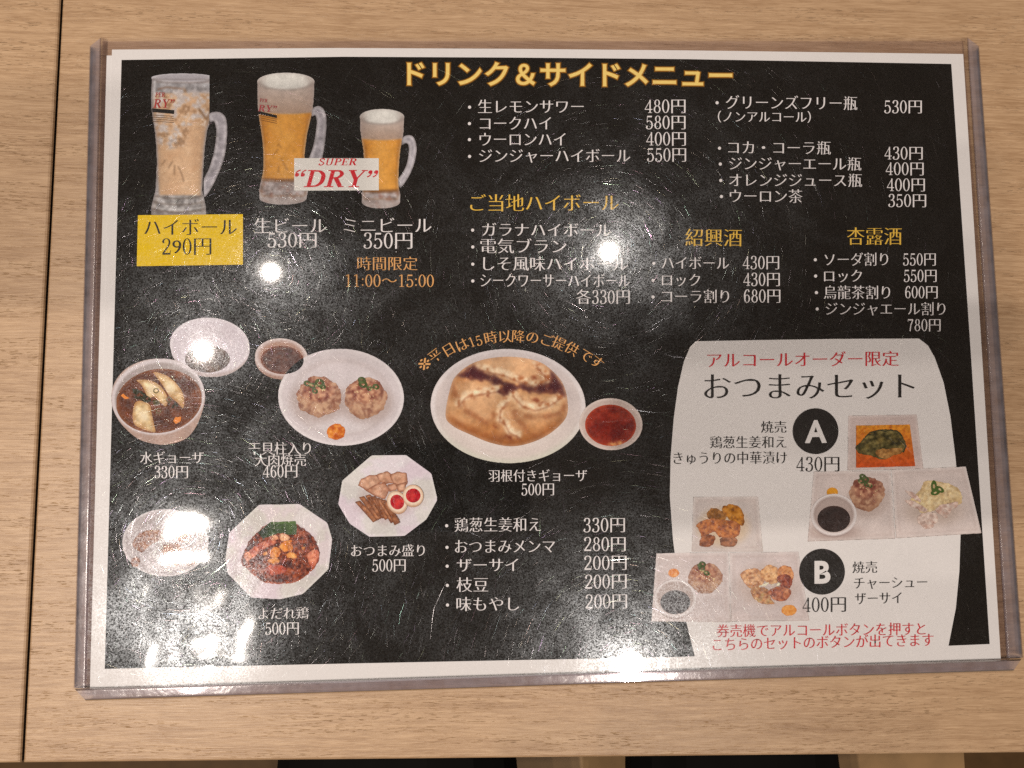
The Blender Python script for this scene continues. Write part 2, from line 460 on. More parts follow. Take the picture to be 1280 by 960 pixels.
ADV = {':': .24, '〜': .9}
class Writing:
    """gathers glyphs laid out in the photograph's pixels, then lays them on the sheet as one mesh"""
    def __init__(self): self.V = []; self.F = []; self.Z = []; self.n = 0
    def add(self, v, f, z):
        self.V.append(v); self.F.append(f + self.n); self.Z.append(z); self.n += len(v)
    def line(self, s, x0, x1, y0, y1, em, style='mincho', serif=True, pitch=None):
        """s fills x0..x1 (ink to ink); y0,y1 the heights of the line's middle at both ends; em = character size"""
        x = 0.0; items = []
        for ch in s:
            if serif and ch in SERIF:
                v, f, z = merged(SERIF[ch]); v = v * [1.0, 1.16] ; v = v + [0, -.04]
                a = ADV.get(ch, .5)
            else:
                v, f = glyph(ch, style); z = np.zeros(len(v)); a = 1.0
                if len(v) and not (0x2e80 < ord(ch) or ch in '※・'):
                    a = v[:, 0].max() + v[:, 0].min()
                elif len(v):
                    a = 1.0
            if len(v): items.append((v + [x, 0], f, z))
            x += a
        allv = np.concatenate([i[0] for i in items]); a0, a1 = allv[:, 0].min(), allv[:, 0].max()
        for v, f, z in items:
            t = (v[:, 0] - a0) / (a1 - a0)
            px = x0 + (x1 - x0) * t
            py = y0 + (y1 - y0) * t - (v[:, 1] - 0.36) * em
            self.add(np.stack([px, py], -1), f, z)
        return self
    def dot(self, x, y, r=2.0):
        v, f = dot(x, y, r); self.add(v, f, np.zeros(len(v))); return self
    def char_at(self, ch, x, y, em, rot):
        if ch in SERIF:
            v, f, z = merged(SERIF[ch]); v = v - [.25, .345]
        else:
            v, f = glyph(ch, 'mincho'); z = np.zeros(len(v)); v = v - (v.max(0) + v.min(0)) / 2 if ch == '※' else v - [.5, .36]
        c, s_ = math.cos(rot), math.sin(rot)
        px = x + em * (v[:, 0] * c - v[:, 1] * s_); py = y - em * (v[:, 0] * s_ + v[:, 1] * c)
        self.add(np.stack([px, py], -1), f, z); return self
    def caps(self, s, x0, x1, ybase, em, slant=0.22, y1=None):
        x = 0; items = []
        for ch in s:
            adv, parts = SERIFCAP[ch]; v, f, z = merged(parts)
            items.append((np.stack([v[:, 0] + x + v[:, 1] * slant, v[:, 1]], -1), f, z)); x += adv
        allv = np.concatenate([i[0] for i in items]); a0, a1 = allv[:, 0].min(), allv[:, 0].max()
        for v, f, z in items:
            t = (v[:, 0] - a0) / (a1 - a0)
            yb = ybase if y1 is None else ybase + (y1 - ybase) * t
            self.add(np.stack([x0 + (x1 - x0) * t, yb - v[:, 1] * em], -1), f, z)
        return self
    def build(self, name, mat, parent, lift, label=None):
        V = np.concatenate(self.V); F = np.concatenate(self.F); Z = np.concatenate(self.Z)
        W3 = P(V[:, 0], V[:, 1]); W3[:, 2] += lift + Z * 3e-6
        # face up
        a, b, c = W3[F[:, 0]], W3[F[:, 1]], W3[F[:, 2]]
        nz = np.cross(b - a, c - a)[:, 2]
        F = np.where((nz < 0)[:, None], F[:, ::-1], F)
        o = np_mesh(name, W3, F, mat, parent)
        if label: o['label'] = label
        return o

# ------------------------------------------------------------------ painting (for the printed photographs)
_nt = RNG.random((256, 256))
def vnoise(x, y, seed=0):
    x = x + seed * 17.31; y = y + seed * 9.77
    xi = np.floor(x).astype(int); yi = np.floor(y).astype(int); fx = x - xi; fy = y - yi
    fx = fx * fx * (3 - 2 * fx); fy = fy * fy * (3 - 2 * fy)
    g = lambda a, b: _nt[a % 256, b % 256]
    return (g(xi, yi) * (1 - fx) + g(xi + 1, yi) * fx) * (1 - fy) + (g(xi, yi + 1) * (1 - fx) + g(xi + 1, yi + 1) * fx) * fy
def fbm(x, y, s, seed=0, o=4):
    r = 0; a = .5; t = 0
    for k in range(o):
        r = r + a * vnoise(x / s, y / s, seed + k * 3); t += a; a *= .55; s *= .5
    return r / t
def sst(e0, e1, x):
    t = np.clip((x - e0) / (e1 - e0), 0, 1); return t * t * (3 - 2 * t)

class Canvas:
    """a patch of the print: colours and coverage on a fine lattice in photo pixels"""
    def __init__(self, x0, y0, x1, y1, step=0.7):
        self.xs = np.arange(x0, x1 + step, step); self.ys = np.arange(y0, y1 + step, step); self.step = step
        self.X, self.Y = np.meshgrid(self.xs, self.ys)
        self.C = np.zeros(self.X.shape + (3,)); self.A = np.zeros(self.X.shape)
    def ell(self, cx, cy, rx, ry, rot=0, soft=1.0):
        c, s = math.cos(math.radians(rot)), math.sin(math.radians(rot))
        u = (self.X - cx) * c + (self.Y - cy) * s; v = -(self.X - cx) * s + (self.Y - cy) * c
        d = np.sqrt((u / rx) ** 2 + (v / ry) ** 2 + 1e-9)
        sd = (d - 1) * min(rx, ry)
        return 1 - sst(-soft, soft, sd)
    def elld(self, cx, cy, rx, ry, rot=0):
        c, s = math.cos(math.radians(rot)), math.sin(math.radians(rot))
        u = (self.X - cx) * c + (self.Y - cy) * s; v = -(self.X - cx) * s + (self.Y - cy) * c
        return np.sqrt((u / rx) ** 2 + (v / ry) ** 2 + 1e-9)
    def polyd(self, pts):
        """signed distance to a polygon, negative inside"""
        p = np.array(pts, float); d = np.full(self.X.shape, 1e9); ins = np.zeros(self.X.shape, bool)
        for i in range(len(p)):
            a = p[i]; b = p[(i + 1) % len(p)]; e = b - a
            wx = self.X - a[0]; wy = self.Y - a[1]
            t = np.clip((wx * e[0] + wy * e[1]) / (e @ e + 1e-9), 0, 1)
            d = np.minimum(d, (wx - e[0] * t) ** 2 + (wy - e[1] * t) ** 2)
            c = ((a[1] > self.Y) != (b[1] > self.Y))
            with np.errstate(divide='ignore', invalid='ignore'):
                xi = a[0] + (self.Y - a[1]) * e[0] / (e[1] if e[1] else 1e-9)
            ins ^= c & (self.X < xi)
        d = np.sqrt(d); return np.where(ins, -d, d)
    def poly(self, pts, soft=0.8, rnd=0.0):
        return 1 - sst(-soft, soft, self.polyd(pts) - rnd)
    def stroke(self, pts, w, soft=0.6):
        p = np.array(pts, float); d = np.full(self.X.shape, 1e9)
        for i in range(len(p) - 1):
            a = p[i]; e = p[i + 1] - a
            wx = self.X - a[0]; wy = self.Y - a[1]
            t = np.clip((wx * e[0] + wy * e[1]) / (e @ e + 1e-9), 0, 1)
            d = np.minimum(d, (wx - e[0] * t) ** 2 + (wy - e[1] * t) ** 2)
        return 1 - sst(w / 2 - soft, w / 2 + soft, np.sqrt(d))
    def fill(self, mask, col, op=1.0):
        c = np.asarray(col, float)
        k = np.clip(mask * op, 0, 1)[..., None]
        self.C = self.C * (1 - k) + c * k
        return self
    def shape(self, mask, col=None):
        """extends the outline"""
        self.A = np.maximum(self.A, mask)
        if col is not None: self.fill(mask > 0.01, col)
        return self
    def shade(self, mask, f):
        self.C = self.C * (1 + (f - 1) * np.clip(mask, 0, 1)[..., None]); return self
    def mottle(self, s, amt, seed=0, mask=1.0):
        n = (fbm(self.X, self.Y, s, seed) - .5) * 2 * amt
        self.C = self.C * (1 + (n * mask)[..., None]); return self
    def build(self, name, parent, lift, label=None):
        A = self.A; ny, nx = A.shape
        X = self.X.copy(); Y = self.Y.copy()
        keep = A >= 0.5
        fk = keep[:-1, :-1] | keep[1:, :-1] | keep[:-1, 1:] | keep[1:, 1:]
        gy, gx = np.gradient(A, self.step)
        g2 = gx ** 2 + gy ** 2 + 1e-6
        mv = (0.5 - A) * (~keep)
        dx = np.clip(gx * mv / g2, -1.1 * self.step, 1.1 * self.step); dy = np.clip(gy * mv / g2, -1.1 * self.step, 1.1 * self.step)
        X = X + dx; Y = Y + dy
        idx = np.arange(ny * nx).reshape(ny, nx)
        F = np.stack([idx[1:, :-1], idx[1:, 1:], idx[:-1, 1:], idx[:-1, :-1]], -1)[fk]
        used, inv = np.unique(F, return_inverse=True)
        F = inv.reshape(F.shape)
        W3 = P(X.ravel()[used], Y.ravel()[used]); W3[:, 2] += lift
        Cb, Wb = self.C * self.A[..., None], self.A.copy()
        for _ in range(3):                                  # the softness of a printed photograph
            for ax in (0, 1):
                Cb = (np.roll(Cb, 1, ax) + 2 * Cb + np.roll(Cb, -1, ax)) / 4; Wb = (np.roll(Wb, 1, ax) + 2 * Wb + np.roll(Wb, -1, ax)) / 4
        ok = Wb > .02
        self.C = np.where(ok[..., None], Cb / np.maximum(Wb, .02)[..., None], self.C)
        o = np_mesh(name, W3, F, PAINT, parent)
        at = o.data.attributes.new('ink', 'FLOAT_COLOR', 'POINT')
        c = ink(np.clip(self.C.reshape(-1, 3)[used], 0, 255))
        at.data.foreach_set('color', np.concatenate([c, np.ones((len(c), 1))], 1).astype(np.float32).ravel())
        if label: o['label'] = label
        return o

def zm(pts, ox, oy, sc):
    return [(ox + x / sc, oy + y / sc) for x, y in pts]

# ------------------------------------------------------------------ the papers
L0 = 0.00006     # one ink layer above another
def flat_sheet(name, pts, z, th, mat):
    w = [P(x, y, SHEET_Z) for x, y in pts]
    n = len(w)
    V = [(q[0], q[1], z) for q in w] + [(q[0], q[1], z - th) for q in w]
    top = list(range(n))[::-1]
    F = [tuple(top), tuple(q + n for q in top[::-1])] + [(k, (k + 1) % n, n + (k + 1) % n, n + k) for k in range(n)]
    o = mesh_obj(name, V, F, mat)
    bm = bmesh.new(); bm.from_mesh(o.data); bmesh.ops.recalc_face_normals(bm, faces=bm.faces); bm.to_mesh(o.data); bm.free()
    return o
PAPER = print_mat('white_paper', (206, 191, 180), 0.02)
BLACK = print_mat('black_ink', (29, 26, 23), 0.4)
back = flat_sheet('backing_sheet', [(133, 69), (1200, 70), (1246, 820), (112, 860.5)], SHEET_Z - 0.0003, 0.0001, PAPER)
tag(back, 'white sheet lying behind the printed menu, its left edge peeking out', 'paper')
menu = flat_sheet('menu_sheet', [(140, 62), (420, 60), (640, 61), (860, 63), (1204, 67.5), (1228, 450), (1251, 824), (850, 838.5), (430, 853.5), (119, 859)], SHEET_Z, 0.0001, PAPER)
tag(menu, 'black printed drink and side dish menu with food pictures, inside the clear case', 'menu')
def flat(name, pts, mat, lift, parent=menu, label=None):
    p = np.array(pts, float)
    w = P(p[:, 0], p[:, 1]); w[:, 2] += lift
    o = mesh_obj(name, w[::-1], [tuple(range(len(w)))], mat, parent)
    if o.data.polygons[0].normal.z < 0: o.data.flip_normals()
    if label: o['label'] = label
    return o
flat('black_background', [(152, 75), (430, 71), (640, 72), (860, 74), (1189, 80), (1214, 450), (1237, 805), (1050, 813), (850, 821), (430, 829.5), (131, 836)], BLACK, L0, label='black printed ground')
def smooth_closed(pts, n=6, closed=True):
    p = np.array(pts, float); out = []
    m_ = len(p)
    for i in range(m_):
        p0, p1, p2, p3 = p[i - 1], p[i], p[(i + 1) % m_], p[(i + 2) % m_]
        for t in np.linspace(0, 1, n + 1)[:-1]:
            out.append(0.5 * ((2 * p1) + (-p0 + p2) * t + (2 * p0 - 5 * p1 + 4 * p2 - p3) * t * t + (-p0 + 3 * p1 - 3 * p2 + p3) * t ** 3))
    return np.array(out)
panel_px = zm([(142, 34), (300, 31), (500, 28), (712, 27), (735, 45), (752, 75), (775, 140), (792, 225), (805, 330), (814, 430), (818, 530), (815, 620), (806, 715), (787, 812), (788, 845), (141, 858), (139, 836), (118, 750), (98, 650), (84, 540), (76, 430), (78, 330), (86, 230), (97, 150), (112, 85), (128, 48)], 800, 410, 2.0425)
flat('white_panel', panel_px, PAPER, L0 * 2, label='white barrel shaped panel of the set menu')

# ------------------------------------------------------------------ printed lettering
WHITE_T = print_mat('white_lettering', (208, 192, 182), 0.03)
GOLD_T = print_mat('gold_lettering', (208, 160, 62), 0.05)
TAN_T = print_mat('orange_lettering', (200, 140, 82), 0.05)
DARK_T = print_mat('black_lettering', (40, 36, 33), 0.1)
RED_T = print_mat('red_lettering', (186, 38, 44), 0.05)
TITLE_T = print_mat('title_lettering_ink', (226, 178, 98), 0.04)
GLOW1 = print_mat('title_glow_inner', (150, 96, 34), 0.05)
GLOW2 = print_mat('title_glow_outer', (72, 50, 24), 0.1)
LT = L0 * 8
def entry(name, mat, *lines, bullet=None):
    w = Writing().line(*lines[0])
    if bullet: w.dot(*bullet)
    o = w.build(name, mat, menu, LT)
    for l in lines[1:]:
        Writing().line(*l).build('price_lettering' if l[0].endswith('円') else 'lower_line', mat, o, LT)
    return o

T = ('ドリンク＆サイドメニュー', 509, 915, 93, 95.5, 33)
for st, mt, lf in (('off0.075', GLOW2, LT - 2 * L0), ('off0.048', GLOW1, LT - L0), ('off0.018', TITLE_T, LT)):
    w = Writing(); ex_ = {'off0.075': 2.0, 'off0.048': 1.1, 'off0.018': 0}[st]
    w.line(T[0], T[1] - ex_, T[2] + ex_, T[3], T[4], T[5], st)
    w.build('title_lettering' if lf == LT else 'title_glow', mt, menu, lf)

E = 'drink_entry'
entry(E, WHITE_T, ('生レモンサワー', 597.4, 729.4, 134, 134, 19.5), ('480円', 805.7, 856.6, 133.5, 133.2, 20.5), bullet=(587, 134.5))
entry(E, WHITE_T, ('コークハイ', 599.8, 688.8, 155, 154.8, 19.5), ('580円', 807, 856.6, 153.5, 153.5, 20.5), bullet=(586.8, 155))
entry(E, WHITE_T, ('ウーロンハイ', 599.4, 707, 175, 174.8, 19.5), ('400円', 807.6, 857, 174, 174, 20.5), bullet=(586.8, 175))
entry(E, WHITE_T, ('ジンジャーハイボール', 598.7, 787.8, 195.5, 195.3, 19.5), ('550円', 808.4, 857.3, 194, 194, 20.5), bullet=(587, 196))
entry('section_heading', GOLD_T, ('ご当地ハイボール', 587.8, 773.4, 254.5, 254, 24))
entry(E, WHITE_T, ('ガラナハイボール', 602.5, 764, 287.5, 288.5, 19.5), bullet=(590.8, 288))
entry(E, WHITE_T, ('電気ブラン', 600.5, 708, 308, 308.5, 20.5), bullet=(591, 309))
entry(E, WHITE_T, ('しそ風味ハイボール', 604, 785, 330, 330.5, 20), bullet=(591, 330.5))
entry(E, WHITE_T, ('シークワーサーハイボール', 600.5, 787, 351, 351.5, 19.5), bullet=(591, 351.5))
entry('price_note', WHITE_T, ('各330円', 719.8, 787, 371.5, 371.5, 20.5))
entry('section_heading', GOLD_T, ('紹興酒', 856.3, 927, 297.5, 298, 24.5))
entry(E, WHITE_T, ('ハイボール', 827, 911, 329, 329.5, 18.5), ('430円', 928, 973.5, 328.5, 328.5, 20), bullet=(817, 329.5))
entry(E, WHITE_T, ('ロック', 827, 875, 350.5, 350.5, 18), ('430円', 928.8, 974.3, 349.5, 349.5, 20), bullet=(816, 350.7))
entry(E, WHITE_T, ('コーラ割り', 827, 911, 371, 371, 19), ('680円', 929.5, 975, 370.3, 370.3, 20), bullet=(816, 371.5))
entry('section_heading', GOLD_T, ('杏露酒', 1058, 1126.5, 296, 296, 24.5))
entry(E, WHITE_T, ('ソーダ割り', 1030, 1109.5, 325, 324.5, 18.5), ('550円', 1128, 1169, 324.5, 324.5, 18.5), bullet=(1018.6, 325))
entry(E, WHITE_T, ('ロック', 1029.5, 1077, 345.5, 345.3, 18), ('550円', 1129, 1170, 345, 345, 18.5), bullet=(1019, 345.3))
entry(E, WHITE_T, ('烏龍茶割り', 1029, 1112, 366, 366, 19), ('600円', 1130.8, 1171.3, 365.5, 365.5, 18.5), bullet=(1020, 366))
entry(E, WHITE_T, ('ジンジャエール割り', 1031.5, 1181, 386.5, 386.5, 18.5), ('780円', 1134, 1175, 406.6, 406.6, 18.5), bullet=(1021, 386.5))
entry(E, WHITE_T, ('グリーンズフリー瓶', 906.8, 1071, 128.5, 130, 19.5), ('530円', 1104.5, 1151.6, 134, 134, 19.5), ('（ノンアルコール）', 897, 1013, 146.5, 147, 16), bullet=(896, 129))
entry(E, WHITE_T, ('コカ・コーラ瓶', 909.8, 1038, 185, 185.7, 19), ('430円', 1105, 1152.7, 191.8, 192, 19.5), bullet=(899, 185.7))
entry(E, WHITE_T, ('ジンジャーエール瓶', 911, 1076, 205, 205.7, 19), ('400円', 1106.5, 1153.9, 211.3, 211.5, 19.5), bullet=(900, 205.5))
entry(E, WHITE_T, ('オレンジジュース瓶', 911, 1077, 225.7, 226.2, 19), ('400円', 1108, 1155.4, 231.3, 231.5, 19.5), bullet=(900.6, 226))
entry(E, WHITE_T, ('ウーロン茶', 911.8, 1002.8, 245.6, 246, 19), ('350円', 1109.6, 1157, 251, 251.2, 19.5), bullet=(901.4, 246))
C = 'caption'
entry(C, WHITE_T, ('生ビール', 318, 409, 283, 282.7, 22), ('530円', 334.7, 396, 300.5, 300.4, 22))
entry(C, WHITE_T, ('ミニビール', 429.6, 539.6, 282.6, 282.2, 22), ('350円', 454.4, 515.6, 301, 301, 24))
entry('hours_note', TAN_T, ('時間限定', 446.8, 522, 330, 330, 19), ('11:00〜15:00', 432.4, 542.4, 351, 351.3, 19))
entry(C, WHITE_T, ('水ギョーザ', 175.6, 255.4, 572.5, 572, 17), ('330円', 193.5, 235.5, 590, 590, 18.5))
entry(C, WHITE_T, ('干貝柱入り', 311, 388.8, 561, 560.5, 17.5), ('大肉焼売', 318.6, 383, 575.5, 575, 17.5), ('460円', 329, 372, 589.3, 589, 18.5))
entry(C, WHITE_T, ('おつまみ盛り', 439, 531, 688.5, 688, 17), ('500円', 465.4, 507.2, 706.6, 706.4, 18.5))
entry(C, WHITE_T, ('よだれ鶏', 323.5, 385.7, 767, 766, 17), ('500円', 331.8, 373.8, 785.5, 785, 18.5))
entry(C, WHITE_T, ('羽根付きギョーザ', 610.5, 733.8, 595, 594.5, 17), ('500円', 651.8, 692.4, 611.8, 611.5, 18))
S = 'side_dish_entry'
entry(S, WHITE_T, ('鶏葱生姜和え', 568, 676, 656.3, 655.7, 20), ('330円', 729, 781, 656.3, 656, 21.5), bullet=(558.4, 657))
entry(S, WHITE_T, ('おつまみメンマ', 568.7, 693.8, 683.2, 682.8, 19.5), ('280円', 729.8, 781.8, 680, 680, 21.5), bullet=(558.8, 684))
entry(S, WHITE_T, ('ザーサイ', 571, 647.8, 706.5, 706, 19.5), ('200円', 730, 783, 703.5, 703, 21.5), bullet=(559, 707.5))
entry(S, WHITE_T, ('枝豆', 570.6, 610.4, 731, 731, 20.5), ('200円', 731, 783, 727, 726.4, 21.5), bullet=(559.2, 731.5))
entry(S, WHITE_T, ('味もやし', 570.6, 649, 755.2, 754.8, 20), ('200円', 731.7, 783.5, 751.8, 751.3, 21.5), bullet=(559.4, 756))
w = Writing()
for ch, x, y in (('※', 112, 238), ('平', 161, 200), ('日', 223, 173), ('は', 283, 151), ('1', 328, 138), ('5', 361, 131), ('時', 414, 119), ('以', 478, 113), ('降', 540, 113), ('の', 605, 117), ('ご', 670, 129), ('提', 726, 144), ('供', 785, 169), ('で', 850, 199), ('す', 900, 229)):
    rot = math.atan2(-(x - 510) * 0.00215, 1) if True else 0
    w.char_at(ch, 500 + x / 3.657, 390 + y / 3.657, 28 if ch == '※' else 17.5, rot)
w.build('serving_time_note', TAN_T, menu, LT)
# set menu panel
entry('panel_heading', RED_T, ('アルコールオーダー限定', 884, 1123, 450.8, 448.5, 21))
entry('panel_heading', DARK_T, ('おつまみセット', 879.8, 1142.8, 484, 483, 37))
entry('set_contents', DARK_T, ('焼売', 950.8, 982.7, 534, 534, 16.5), ('鶏葱生姜和え', 887, 982.7, 553.2, 552.8, 17), ('きゅうりの中華漬け', 841.6, 983.6, 573, 572.3, 17.5))
entry('set_contents', DARK_T, ('焼売', 1065, 1096, 709.5, 709, 16.5), ('チャーシュー', 1067, 1158.5, 729, 727.6, 17), ('ザーサイ', 1068, 1126.6, 748.5, 747.2, 17))
entry('set_price', DARK_T, ('430円', 995, 1048.8, 580.3, 580, 22))
entry('set_price', DARK_T, ('400円', 1002.7, 1057, 756, 755.2, 22))
entry('panel_note', RED_T, ('券売機でアルコールボタンを押すと', 895.5, 1156.5, 788.8, 786, 18), ('こちらのセットのボタンが出てきます', 890.6, 1166.3, 805.8, 799.8, 18))
def disc_px(cx, cy, r, n=48): return [(cx + r * math.cos(2 * math.pi * k / n), cy + r * math.sin(2 * math.pi * k / n)) for k in range(n)]
for ch, cx, cy in (('A', 1019, 539), ('B', 1027, 714.5)):
    d = flat('letter_badge', disc_px(cx, cy, 28.6), DARK_T, LT, label='black disc with a white letter ' + ch)
    Writing().line(ch, cx - 13.5 if ch == 'A' else cx - 9.5, cx + 14 if ch == 'A' else cx + 10.5, cy, cy - .3, 38, 'off0.035').build('letter', PAPER, d, LT + L0)
# yellow price flash
flat_y = flat('yellow_price_box', [(172.9, 269.3), (304, 268), (304, 331), (171.4, 333)], print_mat('yellow_ink', (222, 172, 30), 0.05), LT - L0)
entry('boxed_caption', DARK_T, ('ハイボール', 180.6, 296.8, 285, 284.4, 24), ('290円', 203, 264.6, 308.7, 308.2, 25))

# ------------------------------------------------------------------ printed photographs
LP = L0 * 4          # pictures sit between the black ground and the lettering
GLASS = (152, 142, 140)

def mug_outline(cv, left, right, soft=0.7):
    return cv.poly(list(left) + list(right)[::-1], soft)

def noise_fill(cv, mask, c0, c1, s, seed, contrast=2.0, grit=.42):
    n = np.clip((fbm(cv.X, cv.Y, s, seed) - .5) * contrast + .5, 0, 1)[..., None]
    col = np.array(c0, float) * (1 - n) + np.array(c1, float) * n
    fine = fbm(cv.X, cv.Y, 2.6, seed + 77, 2)[..., None]
    cv.fill(mask, col * (1 + (fine - .5) * grit))

def handle_layer(outer, inner, name, parent, lift, box):
    cv = Canvas(*box)
    m_ = cv.poly(smooth_closed(outer + inner[::-1], 5), 0.7)
    cv.shape(m_, (150, 138, 137))
    d = cv.polyd(smooth_closed(outer + inner[::-1], 5))
    cv.fill(sst(-2.4, -0.3, d), (112, 100, 96), 0.8)
    cv.fill(1 - sst(0.3, 1.3, np.abs(d + 2.6)), (192, 180, 174), 0.6)
    cv.mottle(5, 0.3, 3)
    return cv.build(name, parent, lift)

def highball():
    Z = (170, 80, 5.054)
    cv = Canvas(185, 88, 262, 270)
    left = zm([(100, 95), (97, 200), (98, 280), (108, 350), (120, 430), (128, 520), (132, 620), (128, 720), (123, 800), (108, 860), (97, 905), (96, 955)], *Z)
    right = zm([(496, 95), (494, 200), (490, 280), (476, 350), (452, 420), (438, 520), (430, 620), (424, 720), (420, 800), (432, 850), (444, 905), (446, 955)], *Z)
    body = np.maximum(cv.poly(left + right[::-1], 0.7), cv.ell(228.8, 97.5, 39.2, 5.6))
    cv.shape(body, GLASS)
    noise_fill(cv, body, (120, 110, 106), (168, 158, 154), 7, 1, 2.4)
    liq = cv.poly(zm([(112, 190), (484, 180), (480, 300), (455, 380), (440, 430), (428, 540), (418, 700), (410, 830), (150, 830), (140, 700), (138, 560), (128, 440), (112, 330)], *Z), 1.5)
    noise_fill(cv, liq, (194, 148, 110), (212, 170, 132), 12, 2, 1.6, .10)
    # a gentle fall in strength from the middle to the sides
    xm = (cv.X - 228) / 36.0
    cv.shade(liq * np.clip(np.abs(xm) - .35, 0, 1), 0.78)
    # ice and foam bubbles in the upper half
    ice = cv.poly(zm([(110, 180), (300, 150), (480, 175), (478, 330), (440, 400), (330, 420), (310, 520), (200, 540), (130, 500), (112, 340)], *Z), 3)
    n = fbm(cv.X, cv.Y, 6, 5)
    cv.fill(ice * sst(.46, .62, n), (178, 162, 154), 0.85)
    cv.fill(ice * sst(.42, .30, n), (140, 104, 76), 0.75)
    n2 = fbm(cv.X, cv.Y, 3, 8)
    cv.fill(ice * sst(.60, .72, n2), (218, 200, 186), 0.7)
    cv.fill(cv.ell(170 + 210 / 5.054, 80 + 485 / 5.054, 18, 9, 10, 3) * sst(.55, .7, fbm(cv.X, cv.Y, 2.2, 9)), (110, 88, 72), 0.7)
    cv.fill(cv.stroke(zm([(400, 285), (430, 330), (445, 350), (470, 310)], *Z), 3, 1.2), (120, 84, 56), 0.8)
    cv.fill(cv.stroke(zm([(140, 160), (200, 148), (290, 158)], *Z), 1.6), (120, 84, 62), 0.8)
    # base
    base = cv.poly(zm([(90, 835), (450, 835), (450, 960), (90, 960)], *Z), 1.5) * body
    noise_fill(cv, base, (112, 102, 96), (178, 166, 158), 5, 11, 3)
    for yy, o_ in ((838, .8), (878, .6), (925, .7)):
        cv.fill(cv.stroke(zm([(110, yy - 6), (180, yy + 8), (270, yy + 14), (360, yy + 8), (430, yy - 6)], *Z), 1.5) * body, (88, 70, 58), o_)
    cv.fill(cv.stroke(zm([(112, 905), (270, 930), (430, 905)], *Z), 1.4), (205, 194, 186), 0.7)
    # dark nicks (the lemon pips look) in the lower half
    for pts in ([(232, 618), (208, 655)], [(245, 640), (243, 700)], [(268, 648), (288, 690), (303, 742)], [(185, 610), (165, 640)]):
        cv.fill(cv.stroke(zm(pts, *Z), 1.0), (84, 58, 40), 0.8)
    # rim and glass walls
    rimd = np.abs(cv.elld(228.8, 97.2, 38.4, 5.2) - 1) * 5.2
    cv.fill(cv.ell(228.8, 97.2, 37, 4.4), (140, 132, 140), 0.8)
    cv.fill(1 - sst(.3, 1.1, rimd), (200, 190, 188), 0.8)
    dd = cv.polyd(left + right[::-1])
    cv.fill(sst(-3.2, -0.6, dd) * body, (162, 148, 142), .6)
    cv.fill((1 - sst(.3, 1.0, np.abs(dd + 1.0))) * body, (108, 92, 84), .6); cv.fill((1 - sst(.3, 1.2, np.abs(dd + 4.2))) * body, (138, 112, 94), .4)
    cv.fill((1 - sst(.2, 1.0, np.abs(cv.elld(228.8, 98.6, 38.0, 5.6) - 1) * 5.6)) * (cv.Y > 98), (112, 98, 94), .6)
    cv.fill(cv.stroke(zm([(120, 110), (118, 200), (122, 270)], *Z), 1.8), (214, 204, 198), 0.7)
    r = cv.build('beer_mug_picture', menu, LP, label='printed highball mug with ice')
    handle_layer(zm([(462, 320), (500, 302), (545, 312), (572, 350), (578, 440), (565, 570), (525, 690), (470, 800), (430, 842)], *Z),
                 zm([(470, 372), (490, 364), (502, 385), (507, 450), (492, 560), (462, 660), (424, 745)], *Z), 'handle', r, LP + L0, (255, 136, 288, 250))
    # logo lettering on the glass
    Writing().caps('RY”', 191.5, 218.8, 80 + 279 / 5.054, 15.5, .2).build('glass_lettering', print_mat('glass_red', (158, 58, 52), .1), r, LP + 2 * L0)
    Writing().caps('PER', 194.0, 206.5, 80 + 210 / 5.054, 8, .2).build('glass_lettering', PRINT['glass_red'], r, LP + 2 * L0)
    flat('glass_bar', zm([(104, 282), (243, 293), (242, 318), (104, 305)], *Z), DARK_T, LP + 2 * L0, r)
    ww = []
    for k in range(4):
        y = 322 + k * 13
        flat('fine_print_line', zm([(106, y), (240, y + 8), (240, y + 12), (106, y + 4)], *Z), print_mat('fine_print', (112, 86, 66), .2), LP + 2 * L0, r)
highball()

